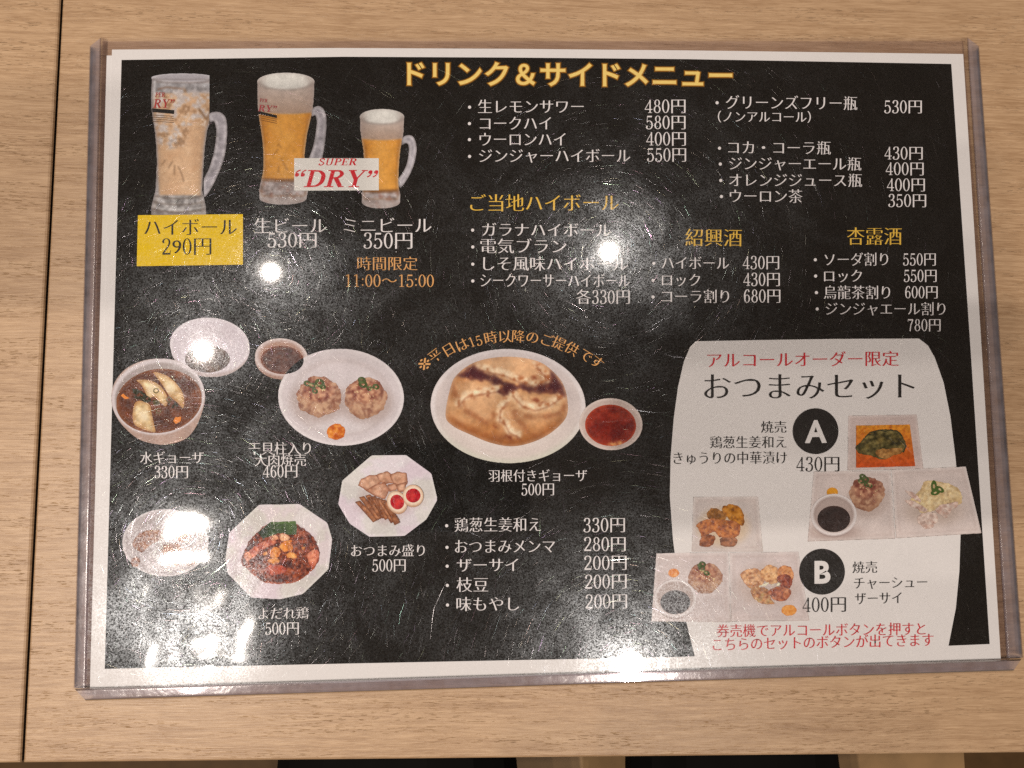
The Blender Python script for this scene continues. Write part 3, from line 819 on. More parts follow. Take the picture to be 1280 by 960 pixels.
def beer(Z, left, right, foam_y, foam_c, foam_r, bot, liq_bot, box, hout, hin, hbox, label, lettered):
    cv = Canvas(*box)
    L_, R_ = zm(left, *Z), zm(right, *Z)
    fx, fy = zm([foam_c], *Z)[0]; frx, fry = foam_r[0] / Z[2], foam_r[1] / Z[2]
    bx, by = zm([bot[:2]], *Z)[0]; brx, bry = bot[2] / Z[2], bot[3] / Z[2]
    body = np.maximum(np.maximum(cv.poly(L_ + R_[::-1], 0.7), cv.ell(fx, fy, frx, fry)), cv.ell(bx, by, brx, bry))
    cv.shape(body, GLASS)
    wy = Z[1] + foam_y / Z[2]; ly = Z[1] + liq_bot / Z[2]
    xm = (cv.X - fx) / frx
    # beer
    liq = sst(-1, 1, cv.Y - wy - 2.2 * (1 - xm ** 2)) * (1 - sst(-1.5, 1.5, cv.Y - ly - 2 * (1 - xm ** 2))) * body
    noise_fill(cv, liq, (184, 116, 44), (200, 136, 60), 16, 21, 1.4, .10)
    cv.fill(liq * (1 - sst(.0, .7, np.abs(xm + .1))), (208, 146, 72), .5)
    cv.fill(liq * sst(.45, 1.0, np.abs(xm)), (150, 92, 42), 0.55)
    cv.fill(liq * sst(ly - 30, ly, cv.Y), (196, 136, 66), 0.35)
    # foam: pale disc on top, greyer band below
    band = (1 - sst(-1.2, 1.2, cv.Y - wy - 2.2 * (1 - xm ** 2))) * body
    t = np.clip((cv.Y - fy) / (wy - fy), 0, 1)[..., None]
    cv.fill(band, np.array((178, 158, 145.)) * (1 - t) + np.array((156, 126, 106.)) * t)
    cv.fill(cv.ell(fx, fy, frx * .985, fry * .93, 0, 1.6), (192, 180, 167), 1)
    cv.fill(cv.ell(fx - frx * .1, fy - fry * .15, frx * .7, fry * .6, 0, 5), (204, 192, 178), .6)
    rd = np.abs(cv.elld(fx, fy, frx * .985, fry * .95) - 1) * fry
    cv.fill((1 - sst(.3, 2.2, rd)) * sst(-2, 3, cv.Y - fy), (126, 110, 100), .55)
    cv.fill(band * sst(.5, 1.0, np.abs(xm)), (128, 106, 96), .4); cv.mottle(5, .10, 37)
    # base of thick glass
    base = sst(-1.2, 1.2, cv.Y - ly - 2 * (1 - xm ** 2)) * body
    noise_fill(cv, base, (112, 92, 84), (168, 150, 142), 6, 31, 2.6)
    n = fbm(cv.X, cv.Y, 4, 33)
    cv.fill(base * sst(.58, .7, n), (140, 92, 76), .6)
    cv.fill((1 - sst(1.0, 3.0, np.abs(cv.Y - ly - 2 * (1 - xm ** 2)))) * body, (110, 66, 34), .75)
    bd = np.abs(cv.elld(bx, by - bry * .35, brx * .95, bry * .8) - 1) * bry
    cv.fill((1 - sst(.4, 1.4, bd)) * base, (182, 168, 160), .5)
    # glass walls
    dd = cv.polyd(L_ + R_[::-1])
    cv.fill(sst(-2.6, -0.4, dd) * body * sst(fy, fy + 8, cv.Y), (156, 138, 128), .6)
    cv.fill((1 - sst(.3, 1.2, np.abs(dd + 3.2))) * body * sst(wy, wy + 10, cv.Y), (120, 74, 36), .4)
    if lettered:
        for pts in ([(190, 540), (158, 580)], [(210, 600), (250, 668)], [(196, 645), (194, 685)], [(185, 520), (195, 505), (208, 530)]):
            cv.fill(cv.stroke(zm(pts, *Z), 1.0), (96, 58, 24), .7)
    r = cv.build('beer_mug_picture', menu, LP, label=label)
    handle_layer(zm(hout, *Z), zm(hin, *Z), 'handle', r, LP + L0, hbox)
    if lettered:
        Writing().caps('RY”', 322.5, 346.5, 80 + 300 / 5.054, 11.5, .2, 80 + 306 / 5.054).build('glass_lettering', print_mat('faded_red', (150, 62, 62), .1), r, LP + 2 * L0)
        Writing().caps('PER', 324.5, 334.5, 80 + 240 / 5.054, 6, .2, 80 + 245 / 5.054).build('glass_lettering', PRINT['faded_red'], r, LP + 2 * L0)
        flat('glass_bar', zm([(65, 298), (184, 326), (183, 344), (66, 318)], *Z), DARK_T, LP + 2 * L0, r)
        for k in range(3):
            y = 326 + k * 13
            flat('fine_print_line', zm([(78, y), (184, y + 22), (184, y + 27), (78, y + 5)], *Z), print_mat('fine_print_amber', (128, 82, 42), .2), LP + 2 * L0, r)
beer((310, 80, 5.054),
     [(60, 110), (60, 220), (64, 300), (76, 380), (90, 470), (97, 560), (97, 640), (94, 690), (80, 750), (70, 800), (74, 850)],
     [(420, 110), (418, 200), (410, 300), (394, 360), (376, 440), (362, 540), (357, 620), (356, 690), (366, 750), (382, 800), (370, 850)],
     305, (240, 112), (180, 56), (222, 850, 148, 40), 725, (318, 88, 396, 258),
     [(408, 285), (440, 267), (474, 280), (495, 330), (497, 400), (488, 500), (470, 600), (455, 660)],
     [(404, 332), (424, 326), (432, 350), (430, 420), (412, 520), (384, 600), (370, 640)], (386, 130, 412, 214),
     'printed tall beer mug with foam', True)
beer((310, 80, 5.054),
     [(707, 335), (709, 420), (716, 470), (728, 540), (734, 620), (730, 720), (726, 780), (718, 825), (719, 870)],
     [(987, 335), (985, 420), (978, 470), (964, 540), (956, 620), (951, 720), (953, 780), (963, 825), (961, 870)],
     470, (847, 335), (140, 50), (840, 872), (0, 0), 790, (446, 134, 508, 264), [], [], None, '', False) if False else None
beer((310, 80, 5.054),
     [(707, 335), (709, 420), (716, 470), (728, 540), (734, 620), (730, 720), (726, 780), (718, 825), (719, 870)],
     [(987, 335), (985, 420), (978, 470), (964, 540), (956, 620), (951, 720), (953, 780), (963, 825), (961, 870)],
     470, (847, 335), (140, 50), (840, 872, 121, 42), 795, (446, 134, 508, 264),
     [(978, 465), (1015, 450), (1046, 462), (1064, 510), (1064, 570), (1045, 650), (1010, 725), (962, 785)],
     [(972, 512), (1000, 502), (1014, 520), (1014, 570), (1000, 640), (975, 690), (950, 730)], (498, 166, 524, 238),
     'printed small beer mug with foam', False)
sg = flat('sign_card', zm([(293, 597), (827, 597), (827, 800), (293, 802)], 310, 80, 5.054), print_mat('cream_card', (206, 192, 178), .03), LT - L0, label='cream label with red italic lettering over the mugs')
Writing().caps('SUPER', 398.3, 446.0, 80 + 642 / 5.054, 12.2, .25).build('brand_lettering', RED_T, sg, LT)
Writing().caps('“DRY”', 368.9, 473.0, 80 + 780 / 5.054, 30.5, .25).build('brand_lettering', RED_T, sg, LT)

PLATE = (190, 172, 166)
def plate_shade(cv, cx, cy, rx, ry, rot, rimw, base=PLATE):
    d = cv.elld(cx, cy, rx, ry, rot)
    cv.shape(cv.ell(cx, cy, rx, ry, rot, .8), base)
    cv.fill(1 - sst(.0, .05, np.abs(d - .97)), (210, 194, 186), .7)
    cv.fill(1 - sst(.0, .10, np.abs(d - rimw)), (170, 150, 142), .45)
    ang = (cv.Y - cy) / ry
    cv.fill(sst(rimw - .1, rimw + .15, d) * sst(-.2, -1, ang), (174, 158, 152), .5)
    cv.fill((d < rimw) * sst(0, .8, ang), (204, 188, 180), .35)
    cv.mottle(14, .05, 41)
    return d

def sauce_bowl_washed():
    cv = Canvas(210, 395, 316, 480)
    cx, cy = 262.3, 431.5
    cv.shape(cv.ell(263, 435, 49.5, 36.5, 3), (168, 146, 138))
    cv.shape(cv.ell(cx, cy, 49.8, 34.4, 4), (186, 168, 166))
    d = cv.elld(cx, cy, 49.8, 34.4, 4)
    cv.fill(1 - sst(0, .05, np.abs(d - .96)), (204, 188, 182), .7)
    cv.fill(sst(.9, .4, d) * sst(.0, -.9, (cv.Y - cy) / 34), (170, 150, 146), .5)
    r = cv.build('dish_picture', menu, LP, label='printed empty looking sauce bowl')
    cv = Canvas(228, 428, 292, 472)
    m_ = cv.ell(259.5, 449, 28, 17, 0, .9) * cv.ell(263, 435, 46, 31.5, 3)
    cv.shape(m_, (70, 50, 42)); noise_fill(cv, m_, (60, 44, 40), (110, 84, 70), 5, 51, 2)
    cv.build('sauce', r, LP + L0)
sauce_bowl_washed()

def soup_bowl():
    Z = (130, 390, 5.645)
    cv = Canvas(136, 444, 262, 560)
    out = cv.poly(smooth_closed(zm([(52, 610), (75, 500), (150, 405), (270, 345), (400, 328), (520, 345), (620, 400), (690, 490), (716, 600), (690, 720), (640, 830), (570, 900), (470, 932), (380, 935), (250, 900), (140, 810), (75, 710)], *Z)), .8)
    cv.shape(out, (160, 128, 112))
    cv.mottle(10, .1, 61)
    cx, cy = Z[0] + 385 / Z[2], Z[1] + 598 / Z[2]
    cv.fill(cv.ell(cx, cy, 331 / Z[2], 268 / Z[2], -8), (192, 174, 168))
    d = cv.elld(cx, cy + 2, 305 / Z[2], 240 / Z[2], -8)
    inner = cv.ell(cx, cy + 1, 306 / Z[2], 243 / Z[2], -8)
    cv.fill(inner, (140, 122, 114)); cv.fill(inner * sst(.6, 1, d) * sst(0, -1, (cv.Y - cy) / 45), (158, 140, 132), .7)
    r = cv.build('dish_picture', menu, LP + L0, label='printed white bowl of dumplings in brown soup')
    cv = Canvas(146, 456, 252, 545)
    sp = cv.ell(Z[0] + 390 / Z[2], Z[1] + 628 / Z[2], 304 / Z[2], 226 / Z[2], -8, .8)
    cv.shape(sp, (84, 44, 28)); noise_fill(cv, sp, (66, 34, 24), (112, 60, 36), 14, 62, 2.2)
    dd = cv.elld(Z[0] + 390 / Z[2], Z[1] + 628 / Z[2], 304 / Z[2], 226 / Z[2], -8)
    cv.fill(sst(.9, 1.0, dd), (140, 86, 54), .7)
    s_ = cv.build('soup', r, LP + 2 * L0)
    for pts, sd in (([(232, 482), (300, 478), (372, 500), (425, 550), (452, 610), (440, 668), (400, 640), (352, 600), (318, 612), (290, 560), (262, 510)], 63),
                    ([(350, 424), (425, 440), (490, 480), (545, 545), (570, 615), (560, 680), (520, 640), (468, 600), (430, 540), (395, 490)], 64),
                    ([(222, 640), (270, 628), (326, 652), (340, 715), (356, 790), (366, 848), (320, 842), (262, 822), (214, 790), (204, 720)], 65)):
        q = zm(pts, *Z); a = np.array(q)
        cv = Canvas(a[:, 0].min() - 3, a[:, 1].min() - 3, a[:, 0].max() + 3, a[:, 1].max() + 3)
        sm = smooth_closed(q)
        m_ = cv.poly(sm, .8); d = cv.polyd(sm)
        cv.shape(m_, (196, 160, 108)); noise_fill(cv, m_, (178, 136, 86), (214, 186, 142), 9, sd, 2.2)
        cv.fill(sst(-5, -0.5, d), (150, 96, 52), .65)
        cv.fill(cv.ell(a[:, 0].mean() - 2, a[:, 1].mean() - 1, 6, 7, 30, 4), (222, 200, 168), .6)
        cv.build('dumpling', r, LP + 3 * L0)
    cv = Canvas(148, 480, 248, 536)
    for x, y, rr in ((255, 590, 50), (225, 560, 30), (300, 615, 36), (490, 655, 36), (370, 640, 28)):
        m_ = cv.ell(Z[0] + x / Z[2], Z[1] + y / Z[2], rr / Z[2], rr * .7 / Z[2], 20, .8) * sst(.36, .5, fbm(cv.X, cv.Y, 3, x))
        cv.shape(m_); cv.fill(m_ > .01, (44, 40, 24))
    for x, y in ((370, 556), (460, 618), (388, 698), (375, 640)):
        dd = np.abs(cv.elld(Z[0] + x / Z[2], Z[1] + y / Z[2], 3.0, 2.7) - 1) * 3
        m_ = 1 - sst(.4, 1.2, dd); cv.shape(m_); cv.fill(m_ > .01, (92, 76, 40))
    for pts in ([(120, 590), (140, 574), (160, 594), (188, 610), (150, 616)], [(490, 770), (505, 742), (548, 738), (545, 770), (510, 792)]):
        m_ = cv.poly(zm(pts, *Z), .8); cv.shape(m_); cv.fill(m_ > .01, (206, 116, 44))
    cv.build('garnish', r, LP + 4 * L0)
soup_bowl()

def small_sauce():
    Z = (310, 415, 6.4)
    cv = Canvas(316, 420, 388, 478)
    cv.shape(cv.ell(Z[0] + 265 / Z[2], Z[1] + 222 / Z[2], 208 / Z[2], 158 / Z[2], 3), (148, 112, 96))
    cx, cy = Z[0] + 268 / Z[2], Z[1] + 200 / Z[2]
    cv.shape(cv.ell(cx, cy, 211 / Z[2], 149 / Z[2], 4), (176, 150, 140))
    d = cv.elld(cx, cy, 211 / Z[2], 149 / Z[2], 4)
    cv.fill(1 - sst(.0, .06, np.abs(d - .95)), (198, 178, 168), .8)
    cv.fill(sst(.92, .75, d), (150, 108, 88), .8)
    r = cv.build('dish_picture', menu, LP, label='printed small bowl of dark dipping sauce')
    cv = Canvas(322, 428, 384, 474)
    m_ = cv.ell(Z[0] + 275 / Z[2], Z[1] + 224 / Z[2], 172 / Z[2], 114 / Z[2], 3, .8)
    cv.shape(m_, (84, 58, 52)); noise_fill(cv, m_, (70, 48, 44), (104, 72, 62), 4, 71, 2)
    d = cv.elld(Z[0] + 275 / Z[2], Z[1] + 224 / Z[2], 172 / Z[2], 114 / Z[2], 3)
    cv.fill(sst(.82, 1.0, d), (124, 64, 42), .8)
    cv.build('sauce', r, LP + L0)
small_sauce()

def lump(cv, cx, cy, rx, ry, cols, seed, wob=.22, soft=.8, fs=10):
    """an uneven blob of food, mottled in the given colours"""
    a = np.arctan2((cv.Y - cy) / ry, (cv.X - cx) / rx)
    d = cv.elld(cx, cy, rx, ry) * (1 + wob * (fbm(3 * np.cos(a) + 7, 3 * np.sin(a) + 7, 1.0, seed) - .5) * 2)
    m_ = 1 - sst(-soft, soft, (d - 1) * min(rx, ry))
    n = fbm(cv.X, cv.Y, fs, seed + 1); n2 = fbm(cv.X, cv.Y, fs * .42, seed + 2)
    cv.fill(m_ > .01, cols[0])
    cv.fill(m_ * sst(.45, .58, n), cols[1], .85)
    cv.fill(m_ * sst(.52, .62, n2), cols[2], .8)
    cv.fill(m_ * sst(.44, .34, n2), cols[3], .8)
    cv.fill(m_ * sst(.72, 1.0, d) * sst(0, .6, (cv.Y - cy) / ry), cols[3], .35)
    return m_

SIUMAI = [(146, 96, 74), (164, 116, 90), (188, 146, 116), (112, 66, 52)]
def siumai(Zpx, r, parent, lift, seed, garnish):
    cx, cy = Zpx
    cv = Canvas(cx - r * 1.5, cy - r * 1.5, cx + r * 1.5, cy + r * 1.5, .6)
    m_ = lump(cv, cx, cy, r, r * .93, SIUMAI, seed, .16, .8, r * .32)
    cv.shape(m_)
    # crumpled wrapper: warped ridges, paler low down, with dark gaps of meat between
    wx = cv.X + (fbm(cv.X, cv.Y, r * .5, seed + 3) - .5) * r * .9; wy = cv.Y + (fbm(cv.X, cv.Y, r * .5, seed + 4) - .5) * r * .9
    rid = 1 - np.abs(fbm(wx * 1.5, wy * .8, r * .34, seed + 5, 3) - .5) * 5
    low = sst(-.35, .45, (cv.Y - cy) / r + .18 * (fbm(cv.X, cv.Y, r * .4, seed + 6) - .5))
    cv.fill(m_ * low, (164, 116, 88), .55)
    cv.fill(m_ * low * sst(.35, .8, rid), (190, 148, 114), .7)
    cv.fill(m_ * sst(.15, -.25, rid), (112, 64, 50), .55)
    hl = fbm(wx, wy, r * .16, seed + 7, 2)
    cv.fill(m_ * sst(.66, .78, hl), (208, 172, 138), .55); cv.fill(m_ * sst(.34, .24, hl), (96, 54, 42), .5)
    top = cv.ell(cx - r * .05, cy - r * .28, r * .7, r * .5, 0, 3)
    n = fbm(cv.X, cv.Y, r * .15, seed + 9, 2)
    cv.fill(top, (140, 78, 60), .5)
    cv.fill(top * sst(.58, .7, n), (212, 160, 120), .7); cv.fill(top * sst(.43, .32, n), (92, 40, 34), .75)
    dd = cv.elld(cx, cy, r, r * .93)
    cv.fill(m_ * sst(.7, 1.05, dd) * sst(-.1, .7, (cv.Y - cy) / r), (126, 84, 62), .45)
    o = cv.build('dumpling', parent, lift)
    cv = Canvas(cx - r, cy - r * 1.2, cx + r, cy + r * .6, .6)
    for gx, gy, gr in garnish:
        x, y, rr = cx + gx * r, cy + gy * r, gr * r
        m_ = cv.ell(x, y, rr, rr * .8, 20, .6) * (1 - .9 * cv.ell(x, y, rr * .35, rr * .25, 20, .5))
        cv.shape(m_); cv.fill(m_ > .01, (66, 72, 40)); cv.fill(cv.ell(x - rr * .3, y - rr * .3, rr * .6, rr * .3, 20, .8), (100, 106, 66), .7)
    for k in range(14):
        x, y = cx + random.uniform(-.5, .6) * r, cy + random.uniform(-.6, .15) * r
        m_ = cv.ell(x, y, 1.0, .7, random.uniform(0, 180), .4); cv.shape(m_); cv.fill(m_ > .01, (214, 178, 128))
    cv.build('garnish', o, lift + L0)

def siumai_plate():
    Z = (310, 415, 6.4)
    cv = Canvas(344, 432, 508, 560)
    cx, cy = Z[0] + 745 / Z[2], Z[1] + 522 / Z[2]
    d = plate_shade(cv, cx, cy, 503 / Z[2], 388 / Z[2], 2, .76)
    cv.fill(cv.ell(Z[0] + 560 / Z[2], Z[1] + 560 / Z[2], 33, 26, 0, 8), (150, 124, 112), .6)
    cv.fill(cv.ell(Z[0] + 940 / Z[2], Z[1] + 570 / Z[2], 33, 24, 0, 8), (150, 124, 112), .6)
    r = cv.build('dish_picture', menu, LP + L0, label='printed oval plate with two shumai dumplings and mustard')
    siumai((Z[0] + 572 / Z[2], Z[1] + 518 / Z[2]), 27.5, r, LP + 2 * L0, 81, [(-.55, -.6, .17), (.02, -.62, .24), (-.3, -.5, .17), (-.2, -.25, .15), (.15, -.45, .16)])
    siumai((Z[0] + 938 / Z[2], Z[1] + 525 / Z[2]), 27, r, LP + 2 * L0, 86, [(-.15, -.8, .2), (-.1, -.62, .22), (.5, -.5, .17), (.2, -.42, .14)])
    cv = Canvas(404, 524, 436, 554, .6)
    m_ = lump(cv, Z[0] + 706 / Z[2], Z[1] + 798 / Z[2], 11.6, 10, [(186, 92, 26), (204, 112, 34), (222, 150, 70), (160, 66, 18)], 91, .12, .8, 6)
    cv.shape(m_); cv.build('mustard', r, LP + 2 * L0)
siumai_plate()

def octagon(pts, name_label, lift, tint=PLATE, seed=0):
    a = np.array(pts); cv = Canvas(a[:, 0].min() - 3, a[:, 1].min() - 3, a[:, 0].max() + 3, a[:, 1].max() + 3)
    c_ = a.mean(0); d = cv.polyd([tuple(c_ + (q - c_) * .92) for q in a]) - 5.0
    cv.shape(1 - sst(-.8, .8, d - 2.0), tint)
    c = a.mean(0); an = np.arctan2(cv.Y - c[1], cv.X - c[0])
    # facets of the rim: eight faces of slightly different tone
    for k in range(len(pts)):
        p0 = a[k]; p1 = a[(k + 1) % len(a)]
        m_ = cv.poly([tuple(p0), tuple(p1), tuple(c)], 1.2)
        cv.shade(m_, 1 + .05 * math.sin(k * 2.1 + seed))
    cv.fill(1 - sst(.3, 2.0, np.abs(d - .3)), (208, 192, 186), .6)
    n = fbm(cv.X, cv.Y, 24, 101 + seed)
    cv.fill(sst(.52, .62, n), (196, 168, 172), .45); cv.fill(sst(.46, .36, n), (190, 182, 160), .4)
    return cv, c

def egg_plate():
    Z = (270, 560, 4.414)
    pts = zm([(862, 54), (1048, 52), (1180, 148), (1211, 280), (1154, 382), (1038, 470), (846, 474), (744, 406), (686, 308), (706, 188)], *Z)
    cv, c = octagon(pts, '', LP, (196, 178, 174), 1)
    for pp in ([(868, 70), (900, 112), (945, 95)], [(985, 95), (1030, 66), (1042, 112)]):
        cv.fill(cv.poly(zm(pp, *Z), 1.2), (206, 192, 186), .6)
    cv.fill(cv.poly(zm([(770, 330), (930, 425), (1010, 380), (1150, 300), (1050, 230), (800, 230)], *Z), 7), (168, 140, 132), .55)
    r = cv.build('dish_picture', menu, LP, label='printed octagonal plate with pork slices, bamboo shoots and egg halves')
    # pork slices
    for k, pp in enumerate(([(788, 205), (800, 175), (850, 152), (905, 150), (912, 185), (880, 215), (832, 232)], [(885, 150), (945, 130), (968, 150), (974, 190), (925, 198), (905, 180)],
                            [(962, 150), (1000, 134), (1050, 140), (1055, 190), (1040, 220), (985, 200)], [(830, 235), (880, 205), (930, 192), (955, 230), (930, 280), (880, 262)], [(950, 205), (990, 195), (1002, 225), (960, 240)], [(1000, 205), (1046, 190), (1040, 235), (1005, 240)])):
        q = zm(pp, *Z); aa = np.array(q); cv = Canvas(aa[:, 0].min() - 2, aa[:, 1].min() - 2, aa[:, 0].max() + 2, aa[:, 1].max() + 2, .6)
        d = cv.polyd(q) - .8 + (fbm(cv.X, cv.Y, 3, 300 + k) - .5) * 1.2; m_ = 1 - sst(-.7, .7, d)
        cv.shape(m_, (196, 142, 112)); noise_fill(cv, m_, (156, 100, 74) if k > 2 else (172, 120, 92), (200, 150, 120), 6, 111 + k, 2.4)
        cv.fill(sst(-2.2, -.4, d) * sst(.22, .42, fbm(cv.X, cv.Y, 4, 119 + k)), (112, 60, 40), .8); cv.fill(sst(-4, -1, d) * sst(aa[:, 1].mean(), aa[:, 1].max(), cv.Y), (140, 84, 60), .5)
        cv.build('pork_slice', r, LP + (2 + k) * L0 * .7)
    for k in range(9):
        x0 = 790 + k * 17 + random.uniform(-4, 4); y0 = 240 + k * 9 + random.uniform(-8, 8) if k < 6 else 250 + k * 6
        x1 = x0 + 70 + random.uniform(0, 30); y1 = y0 + 95 + random.uniform(0, 25)
        if k in (0, 1): x0, y0, x1, y1 = (770 + k * 22, 298 - k * 25, 880 + k * 20, 400 - k * 10)
        q = zm([(x0, y0), (x0 + 24, y0 - 6), (x1 + 16, y1 - 6), (x1 - 12, y1 + 8)], *Z); aa = np.array(q)
        cv = Canvas(aa[:, 0].min() - 2, aa[:, 1].min() - 2, aa[:, 0].max() + 2, aa[:, 1].max() + 2, .6)
        d = cv.polyd(q); m_ = 1 - sst(-.7, .7, d - .5)
        cv.shape(m_, (146, 88, 56)); noise_fill(cv, m_, (118, 66, 40), (180, 118, 80), 5, 121 + k, 2.4); cv.fill(sst(-1.6, 0, d), (96, 50, 30), .8)
        cv.build('bamboo_strip', r, LP + (7 + k * .7) * L0 * .7)
    for k, (x, y, rx, ry, ro) in enumerate(((1000, 300, 54, 66, -25), (1088, 264, 58, 62, 0))):
        ex0, ey0 = zm([(x, y)], *Z)[0]
        cv = Canvas(ex0 - 17, ey0 - 18, ex0 + 17, ey0 + 18, .6)
        m_ = cv.ell(ex0, ey0, rx / Z[2], ry / Z[2], ro, .7); d = cv.elld(ex0, ey0, rx / Z[2], ry / Z[2], ro)
        cv.shape(m_, (216, 186, 158)); cv.fill(sst(.82, 1, d), (170, 120, 86), .8); cv.fill(sst(.2, 1.0, (cv.Y - ey0) / 14) * sst(.7, .9, d), (160, 112, 82), .6)
        e_ = cv.build('egg_half', r, LP + (13 + k) * L0 * .8)
        cv = Canvas(ex0 - 14, ey0 - 14, ex0 + 14, ey0 + 14, .6)
        m_ = cv.ell(ex0 + .2, ey0 - .6, rx * .70 / Z[2], ry * .63 / Z[2], ro, .7)
        cv.shape(m_, (168, 26, 34)); noise_fill(cv, m_, (150, 20, 30), (190, 48, 44), 5, 131 + k, 2.2); cv.fill(cv.ell(ex0, ey0, 4, 4, 0, 2), (196, 62, 52), .5)
        cv.build('yolk', e_, LP + (15 + k) * L0 * .8)
egg_plate()

def chilli_plate():
    Z = (270, 560, 4.414)
    pts = zm([(242, 322), (462, 318), (610, 418), (634, 500), (614, 660), (476, 794), (350, 823), (196, 814), (72, 686), (60, 610), (82, 472)], *Z)
    cv, c = octagon(pts, '', LP, (188, 168, 162), 2)
    cv.fill(cv.poly(zm([(470, 330), (610, 418), (540, 480), (425, 400)], *Z), 1.5), (204, 188, 178), .7)
    r = cv.build('dish_picture', menu, LP, label='printed octagonal plate of chicken in red chilli sauce')
    cv = Canvas(300, 650, 402, 732, .6)
    fp = zm([(270, 428), (350, 415), (445, 420), (535, 490), (572, 570), (558, 640), (500, 700), (430, 742), (340, 748), (262, 742), (200, 690), (145, 640), (148, 598), (182, 520)], *Z)
    sm = smooth_closed(fp); d = cv.polyd(sm) + (fbm(cv.X, cv.Y, 5, 141) - .5) * 4
    m_ = 1 - sst(-.8, .8, d); cv.shape(m_, (104, 42, 28))
    noise_fill(cv, m_, (76, 30, 23), (134, 58, 34), 9, 142, 2.6)
    n = fbm(cv.X, cv.Y, 2.2, 143)
    cv.fill(m_ * sst(.57, .66, n), (176, 88, 48), .75); cv.fill(m_ * sst(.43, .35, n), (50, 22, 19), .85)
    cv.fill(sst(-3, 0, d) * sst(0, 30, cv.Y - 690), (196, 90, 44), .6)
    cv.build('chilli_sauce', r, LP + L0)
    k = 0
    for pp, ca, cb in (([(170, 600), (190, 560), (250, 520), (320, 505), (330, 530), (260, 560), (200, 612)], (150, 62, 42), (196, 110, 76)),
                       ([(270, 660), (330, 640), (390, 660), (378, 690), (310, 700), (280, 690)], (152, 58, 40), (186, 90, 60)),
                       ([(500, 590), (550, 560), (572, 580), (560, 630), (530, 660)], (170, 82, 58), (216, 140, 104)),
                       ([(155, 590), (180, 570), (200, 600), (175, 625)], (190, 104, 66), (216, 140, 98)),
                       ([(345, 478), (375, 468), (410, 490), (395, 512), (358, 512)], (206, 148, 104), (226, 178, 138)),
                       ([(352, 545), (375, 515), (415, 515), (412, 560), (380, 575)], (204, 116, 44), (224, 150, 74)), ([(298, 575), (325, 545), (355, 555), (352, 600), (310, 612)], (200, 112, 44), (222, 148, 80)),
                       ([(400, 520), (420, 510), (425, 560), (402, 575)], (196, 106, 40), (220, 148, 76)), ([(288, 615), (330, 600), (355, 620), (330, 640), (296, 632)], (206, 130, 60), (226, 162, 96)),
                       ([(385, 590), (410, 572), (440, 580), (445, 605), (405, 608)], (204, 118, 48), (224, 156, 84)), ([(262, 580), (280, 568), (286, 585), (268, 595)], (206, 134, 66), (220, 150, 84)),
                       ([(470, 548), (490, 540), (494, 556), (476, 560)], (206, 124, 50), (220, 150, 80)), ([(302, 488), (335, 478), (345, 500), (312, 512)], (196, 128, 92), (220, 160, 120))):
        q = zm(pp, *Z); aa = np.array(q); cv = Canvas(aa[:, 0].min() - 2, aa[:, 1].min() - 2, aa[:, 0].max() + 2, aa[:, 1].max() + 2, .6)
        sm = smooth_closed(q); d = cv.polyd(sm) + (fbm(cv.X, cv.Y, 3, 320 + k) - .5) * 3; m_ = 1 - sst(-.7, .7, d); cv.shape(m_, ca); noise_fill(cv, m_, ca, cb, 4, 150 + k, 3.2); cv.fill(sst(-1.8, .2, d), (116, 42, 26), .55); cv.fill(m_ * sst(.62, .7, fbm(cv.X, cv.Y, 2.2, 340 + k)), (104, 34, 24), .7)
        cv.build('chicken_piece', r, LP + (2 + .3 * k) * L0); k += 1
    cv = Canvas(318, 648, 376, 678, .6)
    q = zm([(232, 465), (300, 408), (440, 402), (448, 436), (445, 478), (400, 478), (345, 470), (260, 500)], *Z); d = cv.polyd(q); m_ = 1 - sst(-.8, .8, d)
    cv.shape(m_, (58, 70, 40)); st = fbm(cv.X * .25, cv.Y, 3, 160)[..., None]
    cv.fill(m_, np.array((34, 40, 30.)) * (1 - st) + np.array((84, 104, 54.)) * st)
    cv.fill(m_ * sst(430, 405, (cv.Y - Z[1]) * Z[2]), (98, 120, 62), .7); cv.fill(m_ * sst(330, 240, (cv.X - Z[0]) * Z[2]), (30, 34, 28), .7)
    cv.build('greens', r, LP + 1.5 * L0)
chilli_plate()

